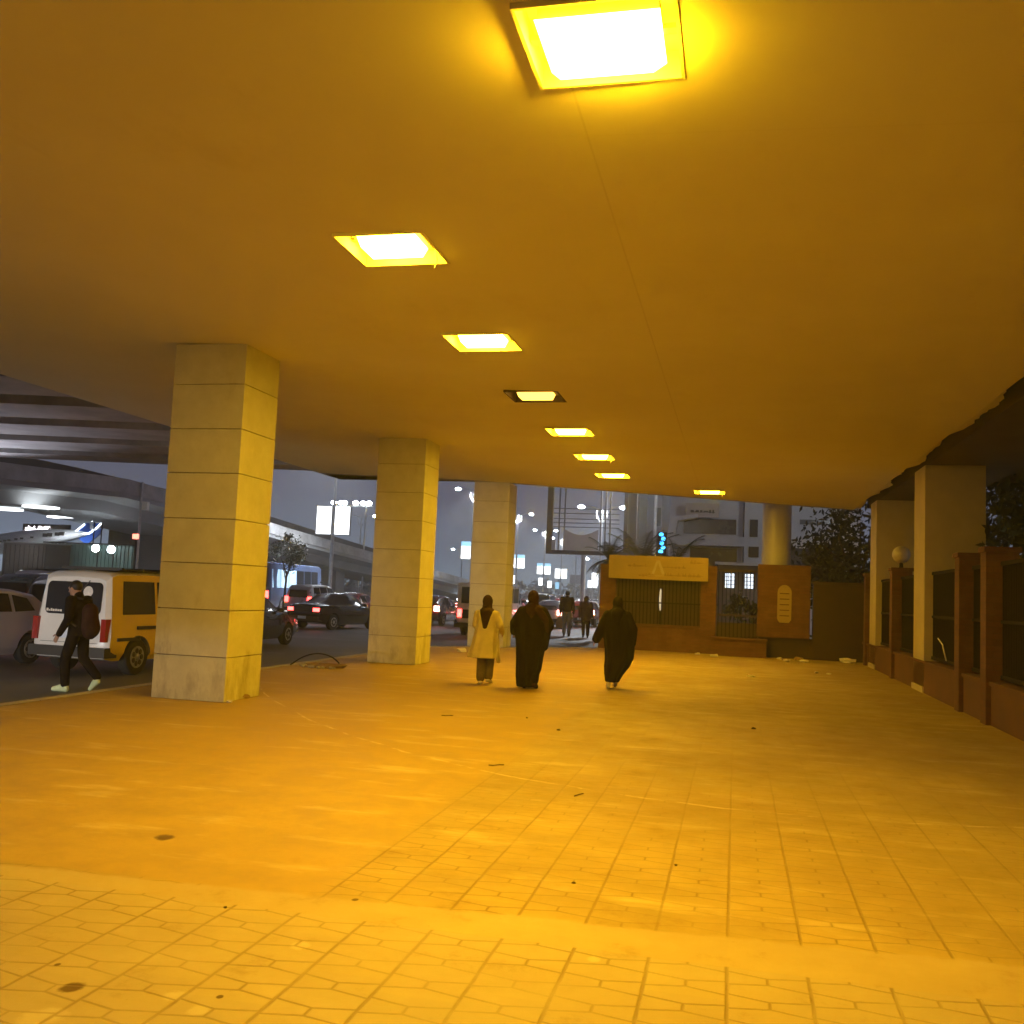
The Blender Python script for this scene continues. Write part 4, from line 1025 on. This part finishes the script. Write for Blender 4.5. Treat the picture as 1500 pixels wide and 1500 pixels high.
rs=thing('red_sign','small red lit sign left of the camera pole','sign',at_y(198,786,44.5))
mb=MB(); mb.box(-.16,.16,0,.08,-.12,.14).bevel(.02,1); mb.build('lit_face',M['red_lit'],rs)
mb=MB(); mb.box(-.05,.05,.081,.14,-3.6,.1); mb.build('post',M['black_metal'],rs)

# ------------------------------------------------------------------ people
def V(*a): return Vector(a)
def base_joints():
    J={'head':V(0,.02,1.57),'neck':V(0,0,1.44),'chest':V(0,0,1.25),'belly':V(0,0,1.05),'pelvis':V(0,0,.93)}
    for s,n in ((-1,'L'),(1,'R')):
        J['sh'+n]=V(s*.185,0,1.385); J['el'+n]=V(s*.235,-.02,1.1); J['wr'+n]=V(s*.25,.05,.86)
        J['hi'+n]=V(s*.09,0,.9); J['kn'+n]=V(s*.095,.02,.49); J['an'+n]=V(s*.095,-.03,.085); J['to'+n]=V(s*.11,.13,.03)
    return J
def hand(mb,w,e,s,fwd=V(0,1,0)):
    d=(w-e).normalized(); side=d.cross(fwd).normalized()*s if abs(d.dot(fwd))<.95 else V(s,0,0)
    fw=side.cross(d).normalized()*s if True else fwd
    if fw.dot(fwd)<0: fw=-fw
    pc=w+d*.05; mb.cap(w,w+d*.07,.026,.03,10)
    for k,(o,l) in enumerate(((-.027,.058),(-.009,.072),(.009,.078),(.027,.07))):
        b=w+d*.085+fw*o; m_=b+d*l*.55; t_=m_+(d*.7-side*.5).normalized()*l*.5
        mb.cap(w+d*.06+fw*o*.8,b,.0125,.0115,8); mb.cap(b,m_,.0112,.0105,8); mb.cap(m_,t_,.0105,.009,8)
    b=w+d*.03+fw*.025; mb.cap(b,b+fw*.035+d*.03,.0145,.012,8); mb.cap(b+fw*.035+d*.03,b+fw*.04+d*.062,.012,.01,8)
def body(J,par,voxel=.011,face=True):
    mb=MB(); h=J['head']
    hm=J.get('head_rot',Matrix.Identity(3))
    f=lambda x,y,z: h+hm@V(x,y,z)
    mb.ball(h,(.076,.096,.112),hm); mb.cap(f(0,.03,-.07),f(0,.055,-.085),.05,.035)
    mb.cap(f(0,.088,.005),f(0,.112,-.022),.012,.016,8); mb.cap(f(-.02,.082,-.06),f(.02,.082,-.06),.013,.013,8)
    mb.ball(f(.034,.078,.03),(.02,.016,.012)); mb.ball(f(-.034,.078,.03),(.02,.016,.012))
    for s in (-1,1): mb.ball(f(s*.078,-.005,-.005),(.014,.024,.033),hm)
    mb.cap(J['neck']-V(0,0,.06),h-V(0,0,.06),.06,.052)
    mb.cap(J['chest']+V(0,0,.03),J['belly'],.125,.115); mb.ball(J['chest'],(.165,.105,.16)); mb.ball(J['pelvis'],(.15,.11,.13)); mb.cap(J['belly'],J['pelvis'],.115,.12)
    for n,s in (('L',-1),('R',1)):
        mb.cap(J['neck']-V(0,0,.07),J['sh'+n],.06,.055); mb.cap(J['sh'+n],J['el'+n],.05,.04); mb.cap(J['el'+n],J['wr'+n],.04,.026)
        hand(mb,J['wr'+n],J['el'+n],s)
        mb.cap(J['hi'+n],J['kn'+n],.085,.056); mb.cap(J['kn'+n],J['an'+n],.054,.036); mb.cap(J['an'+n]-V(0,0,.03),J['to'+n],.04,.03)
    return remesh(mb,'body',M['skin'],par,voxel,2)
def eyes(J,par):
    h=J['head']; hm=J.get('head_rot',Matrix.Identity(3))
    for s in (-1,1):
        mb=MB(); mb.ball(h+hm@V(s*.034,.088,.03),(.011,.008,.008)); mb.build('eye',M['hair'],par,4)
def shoes(J,par,m,nm='shoe'):
    for n in 'LR':
        mb=MB(); a=J['an'+n]; t=J['to'+n]; d=(t-a); d.normalize(); dn=V(0,0,-1)
        heel=a-V(0,0,.045)-V(d.x,d.y,0)*.03
        mb.cap(heel,t,.042,.036); mb.cap(a+V(0,0,.02),heel,.046,.044); mb.cap(a+d*.04,t-d*.02,.045,.036)
        remesh(mb,nm,m,par,.012,2)
def trousers(J,par,m,r=(.108,.082,.07),nm='trousers'):
    mb=MB(); mb.ball(J['pelvis']+V(0,0,.03),(.165,.125,.13))
    for n in 'LR':
        mb.cap(J['hi'+n],J['kn'+n],r[0],r[1]); mb.cap(J['kn'+n],J['an'+n]+V(0,0,.035),r[1],r[2])
    return remesh(mb,nm,m,par,.014,3)
def jacket(J,par,m,nm='jacket',hem=.86,bulk=1.0,cuff=.05):
    mb=MB(); mb.ball(J['chest'],(.195*bulk,.14*bulk,.2)); mb.cap(J['chest'],J['belly'],.15*bulk,.145*bulk); mb.cap(J['belly'],V(J['pelvis'].x,J['pelvis'].y,hem+.1),.15*bulk,.155*bulk)
    mb.cyl(V(J['pelvis'].x,J['pelvis'].y,hem),V(J['belly'].x,J['belly'].y,1.05),.165*bulk,.15*bulk,20)
    mb.cap(J['neck']-V(0,0,.06),J['neck']+V(0,-.01,.01),.085,.072)
    for n in 'LR':
        mb.cap(J['neck']-V(0,0,.08),J['sh'+n],.085,.08); mb.cap(J['sh'+n],J['el'+n],.078*bulk,.064*bulk); mb.cap(J['el'+n],J['wr'+n],.062*bulk,cuff)
    return remesh(mb,nm,m,par,.014,3)
def folds(rings,n=40,k=9,seed=0):
    out=[]
    for (z,cx,cy,rx,ry,amp) in rings:
        r=[]
        for i in range(n):
            a=2*PI*i/n; m_=1+1.6*amp*(math.sin(k*a+seed)+.5*math.sin((k*2-3)*a+seed*2+z*3))
            r.append(V(cx+rx*m_*math.cos(a),cy+ry*m_*math.sin(a),z+.0))
        out.append(r)
    return out
def hijab(J,par,m,back=1.14,w=.17,tip=0):
    h=J['head']; hm=J.get('head_rot',Matrix.Identity(3))
    mb=MB(); mb.ball(h+hm@V(0,-.018,.01),(.102,.118,.132),hm); mb.cap(h+V(0,-.02,-.06),J['neck']+V(0,-.01,-.02),.098,.1)
    mb.ball(J['neck']+V(0,0,-.06),(w,.135,.1))
    mb.cap(J['neck']+V(0,-.09,-.08),V(tip,-.135,back),.12,.05)
    mb.cap(J['neck']+V(0,.07,-.06),V(0,.12,back+.08),.08,.05)
    o=remesh(mb,'headscarf',m,par,.012,3)
    bm=bmesh.new(); bm.from_mesh(o.data)   # open the face
    fd=[f for f in bm.faces if (hm.transposed()@(f.calc_center_median()-h)).y>.055 and abs((hm.transposed()@(f.calc_center_median()-h)).x)<.068 and -.085<(hm.transposed()@(f.calc_center_median()-h)).z<.085]
    bmesh.ops.delete(bm,geom=fd,context='FACES'); bm.to_mesh(o.data); bm.free()
    return o
def place(t,p,heading,scale): t.location=p; t.rotation_euler=(0,0,heading); t.scale=(scale,)*3
# woman in the cream coat
J=base_joints(); J['knL']+=V(0,.05,0); J['anL']+=V(.03,-.02,0); J['toL']+=V(.02,-.02,0); J['knR']+=V(-.01,.06,.02); J['anR']+=V(-.03,.10,.03); J['toR']+=V(-.03,.12,.0)
J['elL']=V(-.23,.03,1.12); J['wrL']=V(-.2,.2,1.05); J['elR']=V(.28,-.05,1.13); J['wrR']=V(.28,.13,1.0)
for n in 'LR': J['sh'+n]+=V(0,0,-.045)
t=thing('person','woman in long cream coat and dark headscarf walking away','person'); body(J,t); shoes(J,t,M['white_shoe']); trousers(J,t,M['denim'],(.1,.085,.085))
mb=MB(); mb.loft(folds([(.50,-.05,-.03,.285,.20,.045),(.56,-.045,-.02,.275,.195,.045),(.75,-.03,-.01,.245,.18,.035),(.95,-.01,0,.225,.165,.02),(1.15,0,0,.205,.15,.012),(1.3,0,0,.205,.14,.005),(1.4,0,0,.16,.11,0),(1.46,0,0,.08,.08,0)],44,8,1))
for n in 'LR': mb.cap(J['neck']-V(0,0,.1),J['sh'+n]+V(0,0,-.0),.08,.07); mb.cap(J['sh'+n]+V(0,0,-.0),J['el'+n],.07,.068); mb.cap(J['el'+n],J['wr'+n],.068,.058)
remesh(mb,'coat',M['cream_cloth'],t,.013,2)
hijab(J,t,M['brown_cloth'],1.10,.155)
mb=MB(); mb.loft(folds([(.42,.275,-.06,.035,.05,.1),(.6,.262,-.06,.03,.06,.1),(.9,.245,-.05,.02,.06,.1),(1.12,.238,-.02,.015,.04,0)],14,3,2)); mb.build('hanging_scarf',M['cream_cloth'],t,2)
place(t,at_z(709,1002,0),R(2),126/137*1.72/1.70)
# woman in the black robe, centre
J=base_joints(); J['elL']=V(-.30,.0,1.12); J['wrL']=V(-.34,.14,.97); J['elR']=V(.29,.02,1.1); J['wrR']=V(.24,.2,1.0); J['knR']+=V(0,.05,.02); J['anR']+=V(.0,-.12,.03); J['toR']+=V(.0,-.1,0)
for n in 'LR': J['sh'+n]+=V(0,0,-.05)
t=thing('person','broad figure in full black robe walking in the centre','person'); body(J,t); shoes(J,t,M['maroon_cloth']); trousers(J,t,M['black_cloth'],(.1,.085,.075))
mb=MB(); mb.loft(folds([(.025,-.06,0,.165,.17,.05),(.2,-.05,-.01,.19,.19,.06),(.34,-.03,0,.215,.19,.05),(.55,-.02,0,.23,.19,.05),(.8,-.005,0,.26,.19,.04),(.98,0,0,.30,.19,.03),(1.12,0,0,.315,.19,.02),(1.26,0,0,.295,.175,.01),(1.37,0,0,.22,.14,0),(1.46,0,0,.1,.1,0)],48,9,3))
for n in 'LR': mb.cap(J['neck']-V(0,0,.1),J['sh'+n]+V(0,0,-.0),.095,.09); mb.cap(J['sh'+n]+V(0,0,-.0),J['el'+n],.09,.1); mb.cap(J['el'+n],J['wr'+n],.1,.075)
mb.cap(V(.26,-.02,1.1),V(.24,-.06,.72),.1,.06)
remesh(mb,'robe',M['black_cloth'],t,.014,2); hijab(J,t,M['maroon_cloth'],1.2,.17)
mb=MB(); mb.cap(V(.12,-.15,1.36),V(.25,-.13,1.2),.07,.06); mb.cap(V(.25,-.13,1.2),V(.28,-.1,1.0),.05,.03); remesh(mb,'shawl',M['maroon_cloth'],t,.014,2)
place(t,at_z(776,1008,0),R(4),1.0)
# third woman
J=base_joints(); J['elL']=V(-.29,-.02,1.08); J['wrL']=V(-.375,.03,.89); J['elR']=V(.29,-.02,1.09); J['wrR']=V(.27,.05,.84)
J['head']=V(.0,.04,1.55); J['knL']+=V(-.02,.03,0); J['anL']=V(-.12,-.05,.09); J['toL']=V(-.14,.11,.03); J['knR']=V(.0,.08,.5); J['anR']=V(-.02,.2,.1); J['toR']=V(-.02,.34,.05)
for n in 'LR': J['sh'+n]+=V(0,0,-.045)
t=thing('person','woman in black robe with hem swept sideways, by the gate wall','person'); body(J,t); shoes(J,t,M['white_shoe'],'sandal')
mb=MB(); mb.loft(folds([(.12,-.06,.03,.12,.16,.05),(.26,-.035,.02,.16,.18,.06),(.4,.02,.0,.215,.2,.06),(.55,.06,-.01,.25,.2,.05),(.72,.065,-.02,.265,.2,.04),(.9,.04,-.01,.27,.19,.03),(1.1,.015,0,.27,.185,.02),(1.25,0,0,.25,.165,.01),(1.37,0,0,.19,.13,0),(1.45,0,.01,.09,.09,0)],48,9,5))
for n in 'LR': mb.cap(J['neck']-V(0,0,.1),J['sh'+n]+V(0,0,-.0),.09,.085); mb.cap(J['sh'+n]+V(0,0,-.0),J['el'+n],.085,.09); mb.cap(J['el'+n],J['wr'+n],.09,.085)
mb.cap(V(.24,-.05,1.05),V(.27,-.08,.68),.09,.05)
remesh(mb,'robe',M['black_cloth'],t,.014,2); hijab(J,t,M['black_cloth'],1.12,.18)
place(t,at_z(901,1009,0),R(3),.985)
# man with backpack at left, facing left
J=base_joints(); J['head']=V(0,.13,1.55); J['head_rot']=Matrix.Rotation(R(-14),3,'X'); J['neck']=V(0,.065,1.43); J['chest']=V(0,.03,1.24); J['belly']=V(0,0,1.05)
for s,n in ((-1,'L'),(1,'R')): J['sh'+n]=V(s*.185,.045,1.375)
J['elL']=V(-.235,.02,1.1); J['wrL']=V(-.235,.16,.87); J['elR']=V(.235,.0,1.09); J['wrR']=V(.22,.1,.85)
J['knL']=V(-.1,.13,.5); J['anL']=V(-.1,.1,.085); J['toL']=V(-.12,.28,.035)
J['knR']=V(.1,-.03,.5); J['anR']=V(.1,-.30,.2); J['toR']=V(.11,-.19,.045)
t=thing('person','man in black with backpack and pale lime sneakers beside the microbus','person'); body(J,t); eyes(J,t); shoes(J,t,M['sneaker'],'sneaker'); trousers(J,t,M['black_cloth'],(.1,.078,.066)); jacket(J,t,M['black_cloth'],hem=.84,bulk=1.02)
mb=MB(); h=J['head']; hm=J['head_rot']; mb.ball(h+hm@V(0,-.022,.032),(.088,.102,.098),hm); remesh(mb,'hair',M['hair'],t,.011,2)
place(t,at_z(109,1013,-.15),R(88),1.71/1.69)
bpk=thing('backpack','dark brown backpack worn by the man in black','backpack'); place(bpk,t.location,R(88),1.0)
mb=MB(); mb.cap(V(0,-.19,.98),V(0,-.17,1.24),.135,.12); mb.ball(V(0,-.2,1.0),(.15,.13,.2)); mb.ball(V(0,-.27,.98),(.11,.07,.14)); remesh(mb,'pack',M['brown_cloth'],bpk,.014,3)
mb=MB()
for s in (-1,1): mb.tube([V(s*.1,-.1,1.42),V(s*.12,.06,1.44),V(s*.13,.17,1.3),V(s*.15,.13,1.1),V(s*.15,-.06,1.0)],.018,8)
mb.build('strap',M['bag'],bpk,2)
# far couple
def far_person(label,top,bot,p,sc_,hd,fem):
    J=base_joints(); J['knL']+=V(0,.06,.02); J['anL']+=V(.02,-.05,.02); J['toL']+=V(.02,-.05,0); J['knR']+=V(0,.05,0); J['anR']+=V(0,.1,0); J['toR']+=V(0,.1,0)
    t=thing('person',label,'person'); body(J,t,.014); shoes(J,t,M['plastic']); trousers(J,t,bot); jacket(J,t,top,hem=.72 if fem else .92,bulk=1.25 if fem else 1.05)
    if fem: hijab(J,t,top,1.15,.17)
    else:
        mb=MB(); h=J['head']; mb.ball(h+V(0,-.02,.03),(.088,.104,.1)); remesh(mb,'hair',M['hair'],t,.012,2)
    place(t,p,hd,sc_); return t,J
pm=at_z(829,932,-.15); t,J=far_person('far man in dark jacket and grey trousers carrying a bag',M['maroon_cloth'],M['grey_cloth'],pm,1.17,R(6),False)
pf=at_z(857,934,-.15); t2,J2=far_person('far woman in plum top and headscarf beside the bag carrier',M['plum_cloth'],M['maroon_cloth'],pf,1.05,R(6),True)
bg=thing('shopping_bag','brown carrier bag in the left hand of the far man','bag',pm+Vector((-.30,.06,.35)))
mb=MB(); mb.loft([[V(x*a,y*b,z) for x,y in ((-1,-1),(1,-1),(1,1),(-1,1))] for z,a,b in ((0,.16,.07),(.2,.17,.08),(.4,.12,.05),(.5,.04,.02))]); mb.bevel(.02,2); mb.build('bag_body',M['cream_litter'],bg,1)
mb=MB(); mb.tube([V(-.04,0,.48),V(-.03,0,.62),V(.03,0,.62),V(.04,0,.48)],.01,6); mb.build('bag_handle',M['bag'],bg)
hb=thing('handbag','black handbag hanging at the right side of the far woman','handbag',pf+Vector((.33,.05,.55)))
mb=MB(); mb.box(-.07,.07,-.15,.15,0,.27).bevel(.03,2); mb.build('bag_body',M['bag'],hb,1)
mb=MB(); mb.tube([V(0,-.1,.26),V(-.02,-.05,.5),V(-.02,.05,.5),V(0,.1,.26)],.012,6); mb.build('bag_strap',M['bag'],hb)

# ------------------------------------------------------------------ night haze
HZ=bpy.data.materials.new('night_haze'); HZ.use_nodes=True; hn=HZ.node_tree; hn.nodes.clear()
ho=hn.nodes.new('ShaderNodeOutputMaterial'); hv=hn.nodes.new('ShaderNodeVolumePrincipled'); hv.inputs['Color'].default_value=(.85,.88,.92,1); hv.inputs['Density'].default_value=.0021; hv.inputs['Anisotropy'].default_value=.3
hn.links.new(hv.outputs[0],ho.inputs['Volume'])
mb=MB(); mb.box(-95,75,-32,330,-1.2,16.5); o=mb.build('haze',HZ); o['kind']='stuff'; o['label']='thin night haze over the whole street'; o['category']='haze'
# ------------------------------------------------------------------ litter and small things
def crumple(nm,label,cat,p,s,m,seed,flat=.5,group='scraps of litter'):
    rn=random.Random(seed); mb=MB(); bmesh.ops.create_icosphere(mb.bm,subdivisions=2,radius=1)
    for v in mb.bm.verts:
        k=1+.5*noise.noise(v.co*1.8+Vector((seed,0,0))); v.co=Vector((v.co.x*s*k*1.3,v.co.y*s*k,max(-.0,(v.co.z+.6))*s*k*flat))
    o=mb.build(nm,m,None,.4); o.location=p; o.rotation_euler=(0,0,rn.uniform(0,6)); return tag(o,label,cat,group)
LT=[(352,1023,.09,'cream_litter','crumpled brown scrap at the foot of the nearest column'),(336,1029,.04,'litter','small pale scrap beside the nearest column corner'),
(676,955,.13,'litter','pale crumpled bag left of the woman in cream'),(835,937,.10,'litter','white scrap on the kerb below the far couple'),
(1046,962,.10,'litter','flat white scrap at the left foot of the step block'),(1024,956,.08,'litter','white scrap just left of the step block'),
(1152,969,.09,'litter','pale scrap in front of the relief panel'),(1166,964,.13,'cream_litter','brown crumpled bag below the relief panel'),(1178,970,.10,'litter','flat pale scrap right of the brown bag'),
(1240,970,.19,'litter','largest white litter heap by the far pillar foot'),(1060,934,.0,'',''),(1100,992,.07,'litter','small pale scrap alone on the pavement before the panel'),(1196,986,.05,'litter','left of two tiny scraps out on the pavement'),(1214,988,.05,'litter','right of two tiny scraps out on the pavement'),
(1138,961,.07,'litter','white scrap at the corner under the relief panel')]
for i,(u,v,s,m,lb) in enumerate(LT):
    if s: 
        p=at_z(u,v,0); p.y=min(p.y,30.4); crumple('litter_scrap',lb,'litter',p,s,M[m],i+1)
for i,(u,v,lb) in enumerate(((727,1122,'bent twig on the pavement ahead of the brick strip'),(848,1166,'short slanting twig right of the bent twig'),(655,1049,'flat dark scrap of bark behind the cream coated woman'))):
    p=at_z(u,v,0); mb=MB(); rn=random.Random(i); a=rn.uniform(-.4,.6)
    pts=[V(-.07,-.02,.006),V(-.02,-.035,.009),V(.02,.03,.008),V(.06,.06,.006)] if i!=1 else [V(-.03,-.06,.008),V(0,0,.012),V(.025,.07,.01)]
    mb.tube(pts,.005,5); o=mb.build('twig',M['twig'],None); o.location=p; tag(o,lb,'twig','twigs on the pavement')
for i,(u,v,s,lb) in enumerate(((818,1070,.02,'dark pebble right of the middle of the pavement'),(772,1052,.013,'tiny dark pebble behind the robed figure'),(1104,1068,.026,'dark pebble on the right of the pavement'),(840,1294,.009,'small pebble near the border band'),(330,1330,.009,'dark pebble on the border band at left'),(990,1268,.01,'tiny pale pebble on the paving right of centre'))):
    crumple('pebble',lb,'pebble',at_z(u,v,0),s,M['twig'],40+i,.6,'pebbles on the pavement')
# wire coil on the kerb between columns
p=at_z(478,978,0); wc=thing('wire_coil','loop of dark wire springing from a rubble ring between two columns','wire coil',p)
a=at_y(425,975,p.y)-p; b=at_y(455,948,p.y)-p; c=at_y(480,955,p.y)-p; d=at_y(497,972,p.y)-p
mb=MB(); pts=[]
for i in range(25):
    t_=i/24; q=a*(1-t_)**3+b*1.0*3*t_*(1-t_)**2+(c+(c-b)*.2)*3*t_*t_*(1-t_)+d*t_**3; q.z=max(.015,q.z); pts.append(q)
mb.tube(pts,.014,6); mb.build('loop',M['black_metal'],wc)
mb=MB()
for k in range(3): mb.tube([V(math.cos(2*PI*i/20)*(.36+.03*k),math.sin(2*PI*i/20)*.26,.02+.022*k) for i in range(21)],.013,6)
mb.build('coil',M['cream_litter'],wc)
mb=MB(); rn=random.Random(9)
for k in range(16):
    a_=rn.uniform(0,6.28); mb.ball((math.cos(a_)*.42-.1,math.sin(a_)*.3,.025),(rn.uniform(.03,.07),rn.uniform(.03,.06),.03),seg=7,rings=5)
mb.build('rubble',M['kerb'],wc)
# thin fallen wire on the fence
wr=MB(); p0=at_x(1374,935,3.6); wr.tube([p0,at_x(1381,945,3.6),at_x(1386,968,3.62)],.012,6); o=wr.build('loose_wire',M['galv'],None); tag(o,'thin pale wire curling from the fence by the nearer pillar','wire')
gl=thing('garden_lamp','slender pale glowing lamp seen through the barred opening','lamp',at_y(967,895,31.42))
mb=MB(); mb.ball((0,0,.36),(.045,.03,.36)); mb.build('lamp_glass',emit('dim_garden_glass',(.9,.85,.7),.45),gl,4)
mb=MB(); mb.cyl((0,0,-gl.location.z),(0,0,0),.025,n=8); mb.build('post',M['black_metal'],gl)
ol=thing('courtyard_light','small white light shining through the fence at the right edge','lamp',at_y(1478,812,24))
mb=MB(); mb.ball((0,0,0),.06); mb.build('lamp_glass',M['white_lamp'],ol,4)
mb=MB(); mb.cyl((0,.06,0),(0,.06,-ol.location.z-.15),.03,n=8); mb.build('post',M['black_metal'],ol)
